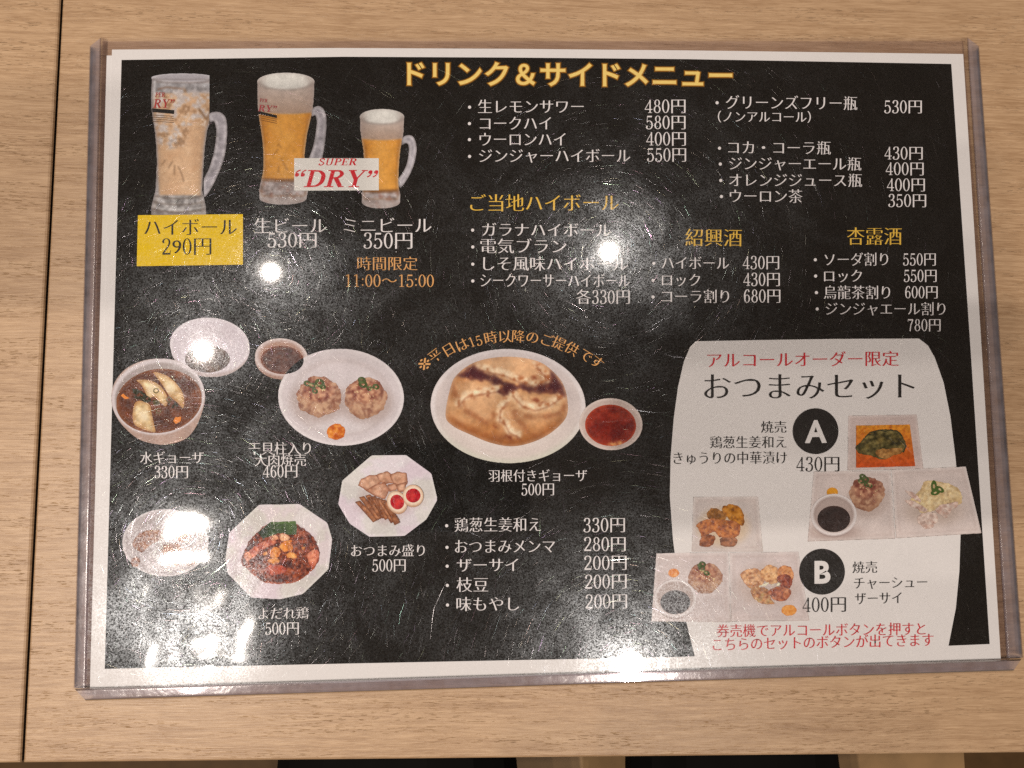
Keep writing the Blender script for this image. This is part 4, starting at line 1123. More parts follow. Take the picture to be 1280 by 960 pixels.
def gyoza_plate():
    Z = (500, 390, 3.657)
    cv = Canvas(534, 432, 736, 584)
    cx, cy = Z[0] + 494 / Z[2], Z[1] + 430 / Z[2]
    d = plate_shade(cv, cx, cy, 354 / Z[2], 261 / Z[2], 1.5, .80, (188, 168, 158))
    cv.fill(cv.ell(cx, cy + 22, 80, 50, 0, 14), (206, 184, 168), .6)
    cv.fill(sst(.86, 1, d) * sst(.1, .9, (cv.Y - cy) / 71), (176, 170, 142), .5)
    r = cv.build('dish_picture', menu, LP, label='printed oval plate with a round of winged gyoza')
    cv = Canvas(552, 442, 714, 562)
    a0 = np.array(smooth_closed(zm([(208, 470), (232, 340), (262, 285), (330, 235), (420, 210), (520, 205), (620, 222), (680, 255), (740, 320), (765, 400), (760, 480), (700, 545), (620, 590), (520, 614), (420, 600), (320, 560), (240, 520)], *Z)))
    d = cv.polyd(a0); m_ = 1 - sst(-1.5, 1.5, d); cv.shape(m_, (180, 126, 84))
    noise_fill(cv, m_, (160, 102, 60), (196, 144, 100), 24, 171, 2.0, .14)
    cv.fill(sst(0, 26, cv.Y - 520) * m_, (160, 92, 46), .6)
    th = np.arctan2(cv.Y - (Z[1] + 345 / Z[2]), cv.X - (Z[0] + 495 / Z[2]))
    # paler bulges of each dumpling
    for pp, c_, soft in (([(330, 240), (420, 212), (530, 207), (620, 225), (690, 300), (640, 340), (560, 320), (430, 285)], (212, 168, 128), 7),
                   ([(240, 330), (330, 320), (470, 350), (440, 420), (420, 500), (330, 470), (270, 420)], (208, 162, 122), 7),
                   ([(500, 365), (600, 385), (740, 370), (755, 440), (690, 470), (560, 470), (520, 420)], (210, 166, 124), 7),
                   ([(450, 400), (500, 390), (530, 470), (570, 540), (500, 580), (440, 530)], (202, 150, 106), 7)):
        cv.fill(cv.poly(smooth_closed(zm(pp, *Z)), soft) * m_, c_, .5)
    for pp in ([(235, 330), (262, 400), (300, 450), (380, 500), (450, 520)], [(765, 400), (740, 460), (660, 480), (560, 476), (515, 440)], [(440, 420), (430, 470), (445, 520), (500, 590)], [(330, 250), (400, 290), (490, 325)], [(520, 470), (580, 540), (640, 580)], [(210, 470), (280, 520), (380, 560), (520, 600)]):
        q = zm(pp, *Z); cv.fill(cv.stroke(q, 7, 3.4) * m_ * sst(.3, .6, fbm(cv.X, cv.Y, 9, 177)), (142, 84, 52), .75)
    # crisp pale frills with browned spots
    for pp in ([(360, 250), (400, 262), (480, 280), (520, 300), (590, 320), (640, 340), (660, 310), (690, 300)], [(270, 420), (300, 380), (340, 372), (400, 360), (470, 350), (485, 356)],
               [(515, 372), (560, 420), (620, 440), (680, 420), (740, 380)], [(490, 400), (460, 440), (455, 490), (480, 500), (500, 540), (540, 560)], [(620, 230), (650, 270), (680, 300)]):
        q = zm(pp, *Z)
        wob = (fbm(cv.X, cv.Y, 5, 175) - .5) * 5
        dd = cv.stroke(q, 9, 3)
        n = fbm(cv.X, cv.Y, 4, 176)
        cv.fill(dd * m_, (210, 174, 138), .7); cv.fill(dd * m_ * sst(.55, .64, n), (148, 80, 44), .85); cv.fill(dd * m_ * sst(.44, .36, n), (228, 200, 164), .7)
        cv.fill(cv.stroke([(x + wob.mean(), y + 3.4) for x, y in q], 1.8, 1) * m_, (120, 60, 34), .6)
    for x, y, rx, ry in ((630, 405, 8, 3), (440, 525, 4, 3), (510, 575, 10, 3), (620, 300, 6, 2.5), (400, 380, 6, 2), (330, 395, 5, 3)):
        cv.fill(cv.ell(Z[0] + x / Z[2], Z[1] + y / Z[2], rx, ry, 10, 2) * sst(.4, .55, fbm(cv.X, cv.Y, 3, x)), (116, 52, 32), .85)
    # burnt lower edge and dark gaps
    cv.fill(sst(-14, -2, d) * sst(0, 34, cv.Y - 500), (140, 76, 38), .6)
    for pp in ([(262, 290), (330, 240), (380, 268), (450, 300), (505, 325), (500, 345), (460, 335), (390, 318), (300, 305)], [(540, 325), (610, 345), (680, 320), (690, 265), (735, 310), (758, 385), (735, 375), (660, 372), (560, 362)],
               [(440, 365), (500, 320), (520, 330), (560, 345), (510, 362), (490, 375), (470, 385)]):
        gd = cv.polyd(zm(pp, *Z)) + (fbm(cv.X, cv.Y, 6, 180) - .5) * 7; g = (1 - sst(-2.2, 1.8, gd)) * m_; cv.fill(g, (84, 46, 42), .95); cv.fill(g * sst(-1, -6, gd), (62, 28, 32), .8); cv.fill(g * sst(.52, .66, fbm(cv.X, cv.Y, 5, 181)), (118, 66, 50), .7)
    cv.fill(sst(-5, 1, d), (186, 150, 124), .55)
    cv.mottle(5, .10, 183)
    cv.mottle(26, .14, 184)
    cv.build('gyoza_round', r, LP + L0)
gyoza_plate()

def red_sauce():
    Z = (500, 390, 3.657)
    cv = Canvas(720, 494, 806, 566)
    cx, cy = Z[0] + 963 / Z[2], Z[1] + 513 / Z[2]
    cv.shape(cv.ell(cx, cy, 145 / Z[2], 119 / Z[2], 3), (178, 152, 138))
    d = cv.elld(cx, cy, 145 / Z[2], 119 / Z[2], 3)
    cv.fill(1 - sst(0, .05, np.abs(d - .96)), (200, 178, 164), .8); cv.mottle(8, .06, 191)
    r = cv.build('dish_picture', menu, LP + L0, label='printed small dish of red sauce')
    cv = Canvas(730, 504, 798, 560)
    m_ = cv.ell(Z[0] + 962 / Z[2], Z[1] + 518 / Z[2], 117 / Z[2], 95 / Z[2], 3, .8); d = cv.elld(Z[0] + 962 / Z[2], Z[1] + 518 / Z[2], 117 / Z[2], 95 / Z[2], 3)
    cv.shape(m_, (112, 32, 24)); noise_fill(cv, m_, (94, 26, 22), (134, 46, 32), 10, 192, 2); cv.fill(sst(.88, 1, d), (176, 68, 38), .8)
    cv.fill(cv.ell(Z[0] + 990 / Z[2], Z[1] + 600 / Z[2], 10, 2.4, -6, 1.2) * sst(.4, .55, fbm(cv.X, cv.Y, 2.4, 193)), (222, 160, 96), .9)
    cv.build('sauce', r, LP + 2 * L0)
red_sauce()

def tray(pts, lift, label, c=(190, 168, 156), seed=0):
    a = np.array(pts); cv = Canvas(a[:, 0].min() - 3, a[:, 1].min() - 3, a[:, 0].max() + 3, a[:, 1].max() + 3)
    d = cv.polyd(pts)
    cv.shape(1 - sst(-.7, .7, d - .8), c)
    cv.fill(1 - sst(.2, 1.6, np.abs(d + .6)), (206, 188, 176), .55)
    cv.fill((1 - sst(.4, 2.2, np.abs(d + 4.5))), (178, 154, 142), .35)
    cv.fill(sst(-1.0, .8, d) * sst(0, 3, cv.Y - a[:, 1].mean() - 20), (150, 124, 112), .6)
    cv.mottle(16, .06, 200 + seed)
    return cv

def greens_blob(box, pts, cols, parent, lift, name, seed, streak=False, amt=2.5):
    cv = Canvas(*box, .6)
    sm = smooth_closed(pts); d = cv.polyd(sm) + (fbm(cv.X, cv.Y, 4, seed) - .5) * 3.0
    m_ = 1 - sst(-.8, .8, d); cv.shape(m_, cols[0]); noise_fill(cv, m_, cols[0], cols[1], 7, seed + 1, amt)
    n = fbm(cv.X * (.4 if streak else 1), cv.Y, 3, seed + 2)
    cv.fill(m_ * sst(.52, .68, n), cols[2], .7); cv.fill(m_ * sst(.46, .32, n), cols[3], .7)
    cv.fill(sst(-1.8, .3, d), cols[3], .28)
    n3 = fbm(cv.X, cv.Y, 2.0, seed + 5, 2)
    cv.fill(m_ * sst(.66, .76, n3), np.minimum(np.array(cols[2], float) * 1.18 + 8, 240), .45)
    cv.fill(m_ * sst(.34, .22, n3), np.array(cols[3], float) * .7, .6)
    return cv.build(name, parent, lift)

def soy_cup(Z, cx, cy, r, parent, lift, sc, dark=(44, 34, 31)):
    x, y = zm([(cx, cy)], *Z)[0]
    cv = Canvas(x - r - 4, y - r - 4, x + r + 4, y + r + 6, .6)
    cv.shape(cv.ell(x, y + 1.6, r * 1.0, r * .95), (150, 126, 116)); cv.shape(cv.ell(x, y, r, r * .9), (206, 188, 178))
    d = cv.elld(x, y, r, r * .9); cv.fill(sst(.92, .86, d), (168, 144, 132)); cv.fill(sst(.86, .5, d) * sst(-.1, .9, (cv.Y - y) / r), (188, 168, 156), .7)
    cv.fill(1 - sst(.0, .04, np.abs(d - .80)), (140, 116, 106), .5)
    o = cv.build('sauce_cup', parent, lift)
    cv = Canvas(x - r, y - r, x + r, y + r, .6)
    m_ = cv.ell(x, y + r * .20, r * .72, r * .58, 0, .7); cv.shape(m_, dark); noise_fill(cv, m_, dark, tuple(q * 1.3 for q in dark), 4, int(cx), 2)
    dd = cv.elld(x, y + r * .20, r * .72, r * .58); cv.fill(sst(.88, 1, dd) * sst(.1, -.8, (cv.Y - y) / r), (120, 74, 56), .8)
    cv.build('sauce', o, lift + L0)

def set_a():
    Z = (1000, 500, 5.054)
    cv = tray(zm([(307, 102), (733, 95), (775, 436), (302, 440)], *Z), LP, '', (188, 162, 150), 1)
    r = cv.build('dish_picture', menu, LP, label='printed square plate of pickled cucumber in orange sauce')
    cv = Canvas(1066, 528, 1146, 588, .6)
    q = zm([(354, 163), (690, 157), (724, 416), (354, 426)], *Z); d = cv.polyd(q); m_ = 1 - sst(-.8, .8, d - .5)
    cv.shape(m_, (196, 112, 34)); n = fbm(cv.X, cv.Y, 12, 211)[..., None]; t = np.clip((cv.Y - 532) / 50, 0, 1)[..., None]
    cv.fill(m_, np.array((202, 126, 40.)) * (1 - t) + np.array((182, 72, 32.)) * t); cv.mottle(3, .22, 212)
    cv.fill(sst(.60, .68, fbm(cv.X, cv.Y, 2.4, 213)) * m_, (142, 56, 22), .7)
    cv.build('sauce', r, LP + L0)
    greens_blob((1064, 532, 1138, 580), zm([(348, 300), (375, 270), (420, 225), (470, 195), (560, 185), (630, 205), (655, 245), (668, 295), (640, 335), (590, 350), (540, 375), (480, 365), (430, 350), (370, 335)], *Z),
                [(62, 54, 30), (104, 84, 44), (136, 116, 68), (34, 32, 24)], r, LP + 2 * L0, 'cucumber', 215, True)
    greens_blob((1094, 560, 1128, 580), zm([(480, 318), (560, 305), (640, 300), (630, 335), (580, 350), (540, 372), (490, 355)], *Z), [(140, 92, 46), (168, 116, 62), (190, 140, 84), (96, 60, 32)], r, LP + 3 * L0, 'cucumber', 217)
    for pp in ([(410, 235), (440, 205), (500, 190), (540, 200)], [(560, 190), (610, 195), (640, 225)], [(640, 260), (668, 290), (650, 330)]):
        cv = Canvas(1076, 534, 1138, 572, .6); m_ = cv.stroke(zm(pp, *Z), 1.6); cv.shape(m_, (52, 50, 34)); cv.build('cucumber', r, LP + 3.4 * L0)
    cv = tray(zm([(88, 455), (568, 449), (596, 872), (50, 890)], *Z), LP, '', (194, 172, 160), 2)
    cv.fill(cv.ell(1000 + 420 / 5.054, 500 + 640 / 5.054, 26, 20, 0, 7), (164, 138, 124), .6); cv.fill(cv.ell(1000 + 215 / 5.054, 500 + 830 / 5.054, 30, 9, 0, 5), (140, 112, 100), .6)
    r = cv.build('dish_picture', menu, LP + L0, label='printed square plate of set A with shumai and a cup of soy sauce')
    siumai((1000 + 422 / 5.054, 500 + 592 / 5.054), 22.5, r, LP + 2 * L0, 221, [(-.25, -.95, .2), (-.1, -.8, .22), (-.35, -.7, .18), (.15, -.45, .16), (-.05, -.5, .15)])
    cv = Canvas(1030, 606, 1050, 626, .6); m_ = cv.ell(1000 + 202 / 5.054, 500 + 582 / 5.054, 7.2, 6, 0, .8); cv.shape(m_, (196, 128, 36)); cv.mottle(3, .15, 223); cv.build('mustard', r, LP + 2 * L0)
    soy_cup(Z, 210, 722, 28.5, r, LP + 5 * L0, 1)
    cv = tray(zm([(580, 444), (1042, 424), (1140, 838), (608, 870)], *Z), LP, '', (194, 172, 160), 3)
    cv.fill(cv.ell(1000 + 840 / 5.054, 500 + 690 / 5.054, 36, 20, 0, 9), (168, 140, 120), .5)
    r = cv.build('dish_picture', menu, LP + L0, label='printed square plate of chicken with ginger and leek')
    bx = (1126, 594, 1208, 666)
    greens_blob(bx, zm([(690, 640), (760, 560), (790, 510), (900, 520), (1000, 560), (1020, 640), (960, 680), (860, 690), (790, 720), (740, 690)], *Z), [(198, 164, 116), (206, 174, 128), (212, 184, 146), (182, 144, 102)], r, LP + 2 * L0, 'ginger', 231, amt=2)
    for k, pp in enumerate(([(660, 572), (720, 590), (760, 630), (752, 646), (700, 612)], [(655, 632), (720, 640), (800, 690), (780, 705), (700, 672)], [(740, 740), (800, 705), (860, 720), (862, 770), (800, 790), (748, 780)], [(850, 690), (900, 660), (960, 665), (925, 740), (880, 720)], [(905, 670), (985, 640), (990, 670), (935, 700)], [(760, 770), (830, 760), (840, 800), (780, 810)])):
        q = zm(pp, *Z); aa = np.array(q)
        greens_blob((aa[:, 0].min() - 3, aa[:, 1].min() - 3, aa[:, 0].max() + 3, aa[:, 1].max() + 3), q, [(196, 162, 144), (206, 176, 158), (214, 188, 170), (170, 126, 108)], r, LP + (3 + .3 * k) * L0, 'chicken_piece', 233 + k, amt=2)
    cv = Canvas(1158, 598, 1184, 624, .6)
    for x, y, rx, ry, ro in ((842, 545, 3.2, 6.5, 0), (880, 565, 5, 3, 30), (850, 585, 5, 3, -10)):
        xx, yy = zm([(x, y)], *Z)[0]; dd = cv.elld(xx, yy, rx, ry, ro); m_ = 1 - sst(.25, .5, np.abs(dd - .8)); m_ *= cv.ell(xx, yy, rx * 1.4, ry * 1.4, ro)
        cv.shape(m_); cv.fill(m_ > .01, (70, 88, 40))
    cv.build('leek', r, LP + 6 * L0)
set_a()

def set_b():
    Z = (810, 610, 5.333)
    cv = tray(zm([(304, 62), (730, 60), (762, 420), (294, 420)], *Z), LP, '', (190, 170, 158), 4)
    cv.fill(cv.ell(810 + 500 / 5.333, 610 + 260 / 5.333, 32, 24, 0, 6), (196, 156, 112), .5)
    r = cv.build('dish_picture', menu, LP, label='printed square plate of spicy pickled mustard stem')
    for k, (pp, cols) in enumerate((([(390, 170), (430, 135), (480, 145), (520, 180), (500, 220), (420, 220)], [(126, 78, 36), (160, 100, 44), (180, 120, 62), (92, 54, 30)]),
                     ([(490, 130), (560, 108), (620, 140), (640, 210), (630, 250), (570, 230), (520, 190)], [(158, 92, 26), (186, 112, 36), (196, 130, 54), (84, 44, 26)]),
                     ([(320, 245), (400, 205), (500, 210), (600, 230), (612, 290), (580, 330), (480, 330), (440, 290), (360, 330), (345, 290)], [(158, 86, 48), (182, 108, 56), (196, 126, 74), (106, 56, 52)]),
                     ([(342, 350), (380, 310), (440, 320), (438, 370), (400, 392), (345, 384)], [(136, 76, 46), (156, 92, 56), (166, 104, 70), (94, 52, 42)]),
                     ([(490, 330), (585, 335), (580, 384), (500, 392), (480, 360)], [(132, 82, 58), (150, 94, 64), (170, 112, 80), (78, 52, 46)]))):
        q = zm(pp, *Z); aa = np.array(q)
        greens_blob((aa[:, 0].min() - 3, aa[:, 1].min() - 3, aa[:, 0].max() + 3, aa[:, 1].max() + 3), q, cols, r, LP + (2 + .4 * k) * L0, 'pickle_piece', 251 + k)
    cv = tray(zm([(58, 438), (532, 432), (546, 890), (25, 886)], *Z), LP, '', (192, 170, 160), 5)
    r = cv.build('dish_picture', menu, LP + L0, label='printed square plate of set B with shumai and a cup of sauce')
    siumai((810 + 378 / 5.333, 610 + 600 / 5.333), 20.5, r, LP + 2 * L0, 261, [(-.15, -.85, .22), (-.2, -.6, .22), (.1, -.3, .2), (-.3, -.75, .18)])
    cv = Canvas(830, 706, 852, 724, .6); m_ = lump(cv, 810 + 170 / 5.333, 610 + 565 / 5.333, 7, 5.6, [(206, 122, 60), (216, 140, 80), (224, 164, 110), (186, 96, 40)], 263, .1, .8, 4); cv.shape(m_); cv.build('mustard', r, LP + 2 * L0)
    soy_cup(Z, 180, 732, 26, r, LP + 5 * L0, 1, (52, 44, 42))
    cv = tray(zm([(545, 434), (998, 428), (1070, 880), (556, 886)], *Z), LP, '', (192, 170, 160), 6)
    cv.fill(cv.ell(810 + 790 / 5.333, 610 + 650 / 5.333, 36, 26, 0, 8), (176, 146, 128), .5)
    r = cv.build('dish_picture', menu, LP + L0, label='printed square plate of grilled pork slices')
    for k, (pp, cols) in enumerate((([(612, 580), (640, 548), (690, 536), (740, 545), (770, 590), (772, 630), (730, 665), (680, 668), (640, 630)], [(196, 136, 88), (208, 152, 106), (216, 166, 124), (122, 64, 42)]),
                     ([(745, 555), (800, 510), (850, 525), (872, 570), (865, 620), (820, 640), (775, 615)], [(200, 140, 88), (212, 156, 104), (220, 170, 124), (126, 68, 42)]),
                     ([(865, 540), (915, 515), (960, 540), (965, 610), (925, 640), (872, 610)], [(186, 112, 66), (198, 130, 80), (206, 146, 96), (112, 48, 36)]),
                     ([(855, 600), (920, 570), (960, 620), (940, 665), (880, 650)], [(126, 58, 42), (150, 76, 54), (170, 96, 66), (88, 36, 32)]),
                     ([(680, 680), (740, 655), (800, 680), (820, 740), (840, 770), (770, 772), (715, 745)], [(182, 116, 74), (196, 138, 90), (176, 150, 96), (112, 60, 40)]),
                     ([(800, 680), (880, 655), (950, 680), (940, 720), (905, 752), (850, 750), (815, 720)], [(164, 86, 58), (184, 112, 76), (200, 136, 96), (98, 46, 38)]))):
        q = zm(pp, *Z); aa = np.array(q)
        greens_blob((aa[:, 0].min() - 3, aa[:, 1].min() - 3, aa[:, 0].max() + 3, aa[:, 1].max() + 3), q, cols, r, LP + (2 + .4 * k) * L0, 'pork_slice', 271 + k, amt=1.6)
    cv = Canvas(944, 724, 986, 738, .6); m_ = cv.stroke(zm([(745, 655), (800, 635), (860, 645), (880, 630)], *Z), 3.0, 1) * sst(.3, .5, fbm(cv.X, cv.Y, 3, 281)); cv.shape(m_, (224, 200, 166)); cv.build('leek', r, LP + 5 * L0)
    cv = Canvas(972, 752, 1000, 774, .6); m_ = lump(cv, 810 + 938 / 5.333, 610 + 814 / 5.333, 9.6, 7, [(206, 128, 56), (214, 142, 70), (220, 156, 92), (190, 106, 40)], 283, .1, .8, 5); cv.shape(m_); cv.build('mustard', r, LP + 3 * L0)
set_b()

def washed_bowl():
    Z = (140, 620, 6.857)
    cv = Canvas(148, 630, 268, 745)
    cx, cy = Z[0] + 460 / Z[2], Z[1] + 400 / Z[2]
    d = plate_shade(cv, cx, cy, 370 / Z[2], 290 / Z[2], 0, .82, (150, 132, 126))
    r = cv.build('dish_picture', menu, LP, label='printed white bowl half lost in glare')
    for k, pp in enumerate(([(180, 420), (240, 320), (400, 290), (430, 360), (330, 420), (260, 480)], [(520, 280), (640, 300), (680, 360), (600, 400), (540, 350)], [(500, 520), (560, 510), (590, 570), (540, 600)], [(620, 520), (700, 500), (720, 570), (650, 600)], [(170, 540), (240, 520), (230, 600), (180, 600)], [(430, 430), (560, 400), (600, 480), (470, 520)])):
        q = zm(pp, *Z); aa = np.array(q)
        greens_blob((aa[:, 0].min() - 3, aa[:, 1].min() - 3, aa[:, 0].max() + 3, aa[:, 1].max() + 3), q, [(116, 66, 42), (136, 84, 56), (156, 108, 78), (84, 44, 34)], r, LP + (2 + .3 * k) * L0, 'noodle_topping', 291 + k)
washed_bowl()
bpy.data.objects.remove(_fo)

# ------------------------------------------------------------------ the clear card case
def clear_mat(name, tint, haze, rough, smudges, spec=1.0):
    """clear plastic film: lets the light straight through, with a sharp reflection, a wide hazy one and greasy smudges"""
    mt, nt, out = new_mat(name); L = nt.links
    tr = nt.nodes.new('ShaderNodeBsdfTransparent'); tr.inputs['Color'].default_value = (*tint, 1)
    tc = nt.nodes.new('ShaderNodeTexCoord')
    g = nt.nodes.new('ShaderNodeBsdfGlossy'); g.inputs['Roughness'].default_value = rough; g.inputs['Color'].default_value = (spec, spec, spec, 1)
    fr = nt.nodes.new('ShaderNodeFresnel'); fr.inputs['IOR'].default_value = 1.5
    m1 = nt.nodes.new('ShaderNodeMixShader'); L.new(fr.outputs['Fac'], m1.inputs['Fac']); L.new(tr.outputs['BSDF'], m1.inputs[1]); L.new(g.outputs['BSDF'], m1.inputs[2])
    def node(t, **kw):
        n = nt.nodes.new(t)
        for k, v in kw.items(): n.inputs[k].default_value = v
        return n
    def noise(scale, detail, rough, dist=0.0):
        n = node('ShaderNodeTexNoise', Scale=scale, Detail=detail, Roughness=rough, Distortion=dist); L.new(tc.outputs['Object'], n.inputs['Vector']); return n.outputs['Fac']
    def mr(v, a, b, c, d):
        r = nt.nodes.new('ShaderNodeMapRange')
        for k, x in zip(('From Min', 'From Max', 'To Min', 'To Max'), (a, b, c, d)): r.inputs[k].default_value = x
        L.new(v, r.inputs['Value']); return r.outputs['Result']
    def math_(op, a, b):
        q = nt.nodes.new('ShaderNodeMath'); q.operation = op
        for i, v in enumerate((a, b)):
            if isinstance(v, (int, float)): q.inputs[i].default_value = v
            else: L.new(v, q.inputs[i])
        return q.outputs[0]
    glare_grease = nt.nodes.new('ShaderNodeAttribute'); glare_grease.attribute_name = 'glare_grease'
    grain = mr(noise(1500, 2, .6), .36, .66, .1, 2.1)                # fine tooth of worn plastic
    patch = mr(noise(38, 7, .7, .6), .42, .74, 0.0, 1.0)             # wiped, greasy places
    amount = math_('ADD', haze, math_('MULTIPLY', patch, smudges))
    amount = math_('MULTIPLY', amount, math_('ADD', glare_grease.outputs['Fac'], 1.0))
    cur = m1
    for rg, k in ((.12, .06), (.20, .30), (.32, .75)):
        g2 = node('ShaderNodeBsdfGlossy', Roughness=rg); g2.inputs['Color'].default_value = (.86, .93, 1, 1)
        mm = nt.nodes.new('ShaderNodeMixShader')
        L.new(math_('MULTIPLY', math_('MULTIPLY', amount, grain), k), mm.inputs['Fac']); L.new(cur.outputs['Shader'], mm.inputs[1]); L.new(g2.outputs['BSDF'], mm.inputs[2])
        cur = mm
    # greasy marks scatter a little light
    df = node('ShaderNodeBsdfDiffuse'); df.inputs['Color'].default_value = (.75, .78, .8, 1)
    marks = math_('MULTIPLY', mr(noise(34, 9, .78, 1.2), .60, .80, 0.0, smudges * 1.2), mr(noise(420, 3, .7), .40, .62, .1, 1.3))
    m3 = nt.nodes.new('ShaderNodeMixShader'); L.new(math_('ADD', marks, .0015), m3.inputs['Fac']); L.new(cur.outputs['Shader'], m3.inputs[1]); L.new(df.outputs['BSDF'], m3.inputs[2])
    L.new(m3.outputs['Shader'], out.inputs['Surface'])
    return mt
FILM = clear_mat('clear_pvc_film', (.975, .965, .968), .005, .03, .016)
BACKFILM = clear_mat('clear_pvc_back', (.90, .88, .92), .004, .15, .004)
def rail_mat():
    mt, nt, out = new_mat('smoky_pvc_rail'); L = nt.links
    tr = nt.nodes.new('ShaderNodeBsdfTransparent'); fo = nt.nodes.new('ShaderNodeAttribute'); fo.attribute_name = 'fold'     # the plastic is thicker along its folds
    tm = nt.nodes.new('ShaderNodeMix'); tm.data_type = 'RGBA'; L.new(fo.outputs['Fac'], tm.inputs['Factor'])
    tm.inputs['A'].default_value = (.76, .73, .76, 1); tm.inputs['B'].default_value = (.52, .46, .54, 1); L.new(tm.outputs['Result'], tr.inputs['Color'])
    g = nt.nodes.new('ShaderNodeBsdfGlossy'); g.inputs['Roughness'].default_value = .16
    fr = nt.nodes.new('ShaderNodeFresnel'); fr.inputs['IOR'].default_value = 1.5
    tc = nt.nodes.new('ShaderNodeTexCoord')
    no = nt.nodes.new('ShaderNodeTexNoise'); no.inputs['Scale'].default_value = 160; no.inputs['Detail'].default_value = 5
    L.new(tc.outputs['Object'], no.inputs['Vector'])
    bp = nt.nodes.new('ShaderNodeBump'); bp.inputs['Strength'].default_value = .35; bp.inputs['Distance'].default_value = .0004
    L.new(no.outputs['Fac'], bp.inputs['Height'])
    for s in (g, fr): L.new(bp.outputs['Normal'], s.inputs['Normal'])
    df = nt.nodes.new('ShaderNodeBsdfDiffuse'); df.inputs['Color'].default_value = (.41, .385, .44, 1)
    m0 = nt.nodes.new('ShaderNodeMixShader')
    r = nt.nodes.new('ShaderNodeMapRange'); r.inputs['From Min'].default_value = .3; r.inputs['From Max'].default_value = .7; r.inputs['To Min'].default_value = .18; r.inputs['To Max'].default_value = .34
    L.new(no.outputs['Fac'], r.inputs['Value']); L.new(r.outputs['Result'], m0.inputs['Fac'])
    L.new(tr.outputs['BSDF'], m0.inputs[1]); L.new(df.outputs['BSDF'], m0.inputs[2])
    m1 = nt.nodes.new('ShaderNodeMixShader'); L.new(fr.outputs['Fac'], m1.inputs['Fac']); L.new(m0.outputs['Shader'], m1.inputs[1]); L.new(g.outputs['BSDF'], m1.inputs[2])
    L.new(m1.outputs['Shader'], out.inputs['Surface'])
    return mt
RAIL = rail_mat()

TOPZ = SHEET_Z + 0.0016
case_root = empty('card_case', tuple(P(680, 470, 0.0)))
tag(case_root, 'scratched clear plastic card case with smoky edge rails, lying on the oak table', 'card case')
cr0 = np.array(case_root.location)
# inner lines of the rails and the open top
IN_TL, IN_TR, IN_BR, IN_BL = (125, 47), (1208, 47), (1268, 823), (96, 860.5)
OU_TL, OU_TR, OU_BR, OU_BL = (112, 57), (1224, 57.5), (1279, 823), (91, 861)

def film(name, z, mat, wavy):
    nx, ny = 150, 110
    u, v = np.meshgrid(np.linspace(0, 1, nx), np.linspace(0, 1, ny))
    c = [P(*q, TOPZ)[:2] for q in ((124, 47), (1209, 47), (1269, 838), (97, 873))]
    XY = (c[0] * (1 - u[..., None]) + c[1] * u[..., None]) * (1 - v[..., None]) + (c[3] * (1 - u[..., None]) + c[2] * u[..., None]) * v[..., None]
    Z_ = np.full(u.shape, z)
    if wavy:
        x, y = XY[..., 0], XY[..., 1]
        # gentle waves of the film, and the buckled corner at the lower left
        Z_ = Z_ + 0.00010 * (fbm(x, y, .11, 301, 2) - .5)
        bl = P(215, 800, TOPZ)
        w_ = np.exp(-(((x - bl[0]) / .050) ** 2 + ((y - bl[1]) / .045) ** 2))
        hem = np.minimum(np.minimum(u / .035, (1 - v) / .05), 1); hem = hem * hem * (3 - 2 * hem)
        Z_ = Z_ + hem * w_ * (0.0006 * (fbm(x + .013, y, .026, 311, 2) - .5) + 0.00028 * (fbm(x, y * .6, .011, 317, 2) - .5))
        bu = P(247, 800, TOPZ)
        ca, sa = math.cos(.25), math.sin(.25)
        du = (x - bu[0]) * ca + (y - bu[1]) * sa; dv = -(x - bu[0]) * sa + (y - bu[1]) * ca
        Z_ = Z_ - hem * 0.0009 * np.exp(-.5 * ((du / .018) ** 2 + (dv / .026) ** 2))
        bm_ = P(700, 850, TOPZ)
        w2 = np.exp(-((y - bm_[1]) / .012) ** 2)
        Z_ = Z_ - 0.00012 * w2
    V = np.stack([XY[..., 0], XY[..., 1], Z_], -1).reshape(-1, 3) - cr0
    idx = np.arange(nx * ny).reshape(ny, nx)
    F = np.stack([idx[1:, :-1], idx[1:, 1:], idx[:-1, 1:], idx[:-1, :-1]], -1).reshape(-1, 4)
    o = np_mesh(name, V, F, mat, case_root, True)
    gr = np.zeros(u.shape)
    for px, py, sx, sy, k in ((215, 800, 95, 68, 3.6), (790, 785, 165, 105, 3.8), (775, 325, 130, 75, 3.0), (345, 345, 120, 65, 1.5), (250, 440, 50, 40, 1.0), (940, 720, 130, 110, .9), (960, 240, 90, 70, .8), (1110, 690, 90, 40, 1.0)):  # grease strengthened by hand at the glare spots to put in their milky veil
        q = P(px, py, TOPZ); m_ = .000385
        gr += k * np.exp(-(((XY[..., 0] - q[0]) / (sx * m_)) ** 2 + ((XY[..., 1] - q[1]) / (sy * m_)) ** 2))
    at = o.data.attributes.new('glare_grease', 'FLOAT', 'POINT'); at.data.foreach_set('value', gr.astype(np.float32).ravel())
    return o, (XY, Z_)
fs, (FXY, FZ) = film('front_film', TOPZ, FILM, True)
film('back_film', 0.0007, BACKFILM, False)

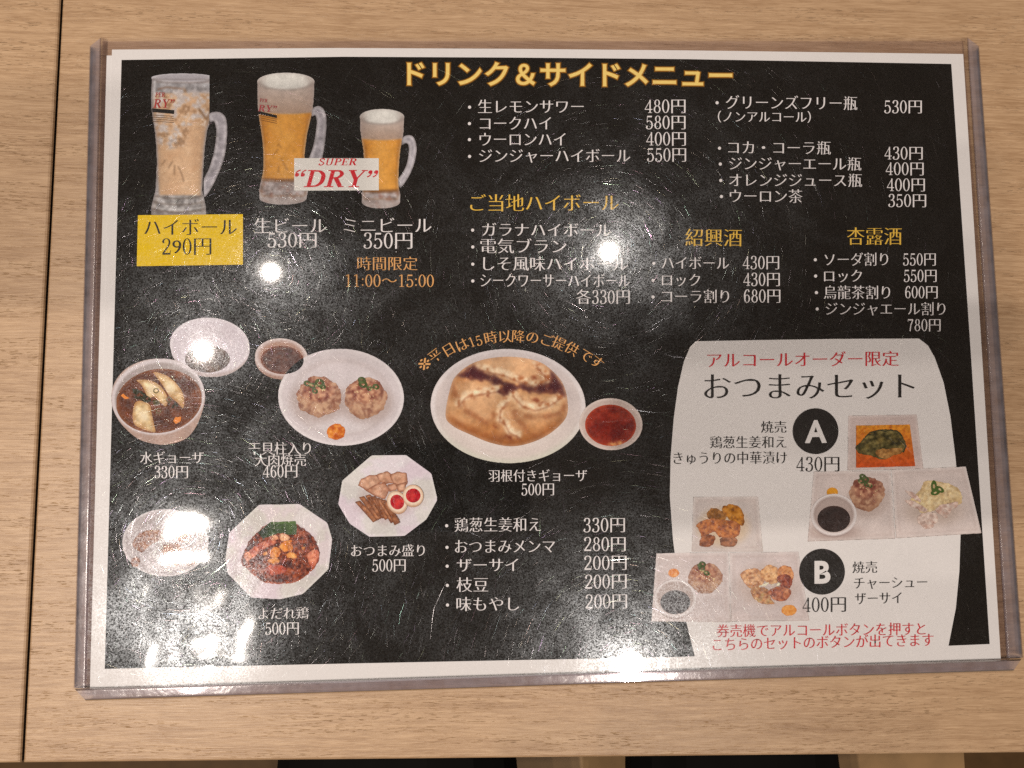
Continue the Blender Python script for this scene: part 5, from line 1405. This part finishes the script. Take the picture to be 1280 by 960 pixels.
def strip(name, a_out, a_in, b_in, b_out, chamf_a=None, chamf_b=None, n=90):
    """rail between an outer and an inner pixel line, with 45 degree cut ends given by the points themselves"""
    k = 40
    V = []; ED = []
    for i in range(n + 1):
        t = i / n
        po = np.array(a_out, float) * (1 - t) + np.array(b_out, float) * t
        pi = np.array(a_in, float) * (1 - t) + np.array(b_in, float) * t
        for j in range(k + 1):
            s = j / k
            q = po * (1 - s) + pi * s
            e = 2 * s - 1
            z = 0.0005 + (TOPZ + 0.0004) * (1 - abs(e) ** 10) ** .5 - 0.0003 * math.exp(-((e - .80) / .05) ** 2)
            w = P(q[0], q[1], z)
            V.append((w[0], w[1], w[2]))
            ED.append(max(math.exp(-((abs(e) - .95) / .07) ** 2), .8 * math.exp(-((e - .80) / .05) ** 2), .35 * math.exp(-((e + .55) / .04) ** 2)))
    V = np.array(V) - cr0
    idx = np.arange((n + 1) * (k + 1)).reshape(n + 1, k + 1)
    F = np.stack([idx[:-1, :-1], idx[:-1, 1:], idx[1:, 1:], idx[1:, :-1]], -1).reshape(-1, 4)
    o = np_mesh(name, V, F, RAIL, case_root, True)
    at = o.data.attributes.new('fold', 'FLOAT', 'POINT'); at.data.foreach_set('value', np.array(ED, np.float32))
    bm = bmesh.new(); bm.from_mesh(o.data); bmesh.ops.recalc_face_normals(bm, faces=bm.faces); bm.to_mesh(o.data); bm.free()
    return o
strip('edge_rail', (112, 58), (127, 46.5), (108, 860), (92, 860))
strip('edge_rail', (1224, 58), (1208.5, 46.5), (1258, 822), (1279, 822))
strip('edge_rail', (108, 876.5), (93, 861), (1277, 823.5), (1266, 839.5))

# scratches: fine grooves in the film; each one glints only where it lies across the light's mirror direction
def scratch_mat():
    mt, nt, out = new_mat('film_scratch'); L = nt.links
    at = nt.nodes.new('ShaderNodeAttribute'); at.attribute_name = 'groove'
    g = nt.nodes.new('ShaderNodeBsdfAnisotropic') if hasattr(bpy.types, 'ShaderNodeBsdfAnisotropic') else nt.nodes.new('ShaderNodeBsdfGlossy')
    g.inputs['Roughness'].default_value = .134; g.inputs['Anisotropy'].default_value = .83
    ti = nt.nodes.new('ShaderNodeAttribute'); ti.attribute_name = 'tint'
    L.new(ti.outputs['Color'], g.inputs['Color'])
    L.new(at.outputs['Vector'], g.inputs['Tangent'])
    tr = nt.nodes.new('ShaderNodeBsdfTransparent')
    mx = nt.nodes.new('ShaderNodeAddShader'); L.new(tr.outputs['BSDF'], mx.inputs[0]); L.new(g.outputs['BSDF'], mx.inputs[1])
    L.new(mx.outputs['Shader'], out.inputs['Surface'])
    return mt
def scratches():
    n = 90000
    a = P(120, 55, TOPZ); b = P(1262, 850, TOPZ)
    ang = RNG.uniform(0, np.pi, n)
    cx = RNG.uniform(0, 1, n); cy = RNG.uniform(0, 1, n)
    c0, c1, c2, c3 = [P(*q, TOPZ)[:2] for q in ((127, 52), (1206, 52), (1262, 838), (100, 868))]
    ctr = (c0 * (1 - cx[:, None]) + c1 * cx[:, None]) * (1 - cy[:, None]) + (c3 * (1 - cx[:, None]) + c2 * cx[:, None]) * cy[:, None]
    ln = RNG.lognormal(math.log(.0055), .7, n).clip(.001, .04)
    wd = RNG.uniform(.00003, .000065, n)
    st = RNG.uniform(.25, .75, n)
    ln[:110] = RNG.uniform(.008, .030, 110); wd[:110] = RNG.uniform(.00006, .00012, 110); st[:110] = 1.2
    ok = (np.abs(cx - .5) < .488 - .55 * ln / .44) & (np.abs(cy - .5) < .488 - .55 * ln / .31)
    ctr, ang, ln, wd, st, cx, cy = ctr[ok], ang[ok], ln[ok], wd[ok], st[ok], cx[ok], cy[ok]; n = len(ang)
    d = np.stack([np.cos(ang), np.sin(ang)], -1); nn = np.stack([-d[:, 1], d[:, 0]], -1)
    bend = RNG.normal(0, .035, n) * ln
    # film height under each
    zz = np.full(n, TOPZ)
    from_u = (cx * (FZ.shape[1] - 1)).astype(int); from_v = (cy * (FZ.shape[0] - 1)).astype(int)
    zz = FZ[from_v, from_u] + 0.00006 + RNG.uniform(0, .00004, n)
    V = np.zeros((n, 6, 3)); G = np.zeros((n, 6, 3))
    for k, t in enumerate((-.5, 0, .5)):
        p = ctr + d * (ln * t)[:, None] + nn * (bend * (1 - 4 * t * t))[:, None]
        ww = wd * (1.0 if t == 0 else .5)
        V[:, 2 * k, :2] = p + nn * ww[:, None] / 2; V[:, 2 * k + 1, :2] = p - nn * ww[:, None] / 2
        G[:, 2 * k, :2] = G[:, 2 * k + 1, :2] = d
    V[:, :, 2] = zz[:, None]
    base = (np.arange(n) * 6)[:, None]
    F = np.concatenate([base + np.array([[0, 1, 3, 2]]), base + np.array([[2, 3, 5, 4]])])
    o = np_mesh('scratches', V.reshape(-1, 3) - cr0, F, scratch_mat(), case_root)
    o['kind'] = 'stuff'
    A = o.data.attributes.new('groove', 'FLOAT_VECTOR', 'POINT'); A.data.foreach_set('vector', G.reshape(-1).astype(np.float32))
    # the finest grooves split the light into faint colours
    hue = RNG.uniform(0, 2 * np.pi, n); sat = RNG.uniform(0, .45, n) ** 1.5
    rgb = np.stack([1 + sat * np.cos(hue), 1 + sat * np.cos(hue - 2.1), 1.05 + sat * np.cos(hue + 2.1), np.ones(n)], -1)
    rgb[:, :3] *= (st ** 3 * .115)[:, None]
    A = o.data.attributes.new('tint', 'FLOAT_COLOR', 'POINT'); A.data.foreach_set('color', np.repeat(rgb, 6, 0).astype(np.float32).ravel())
scratches()
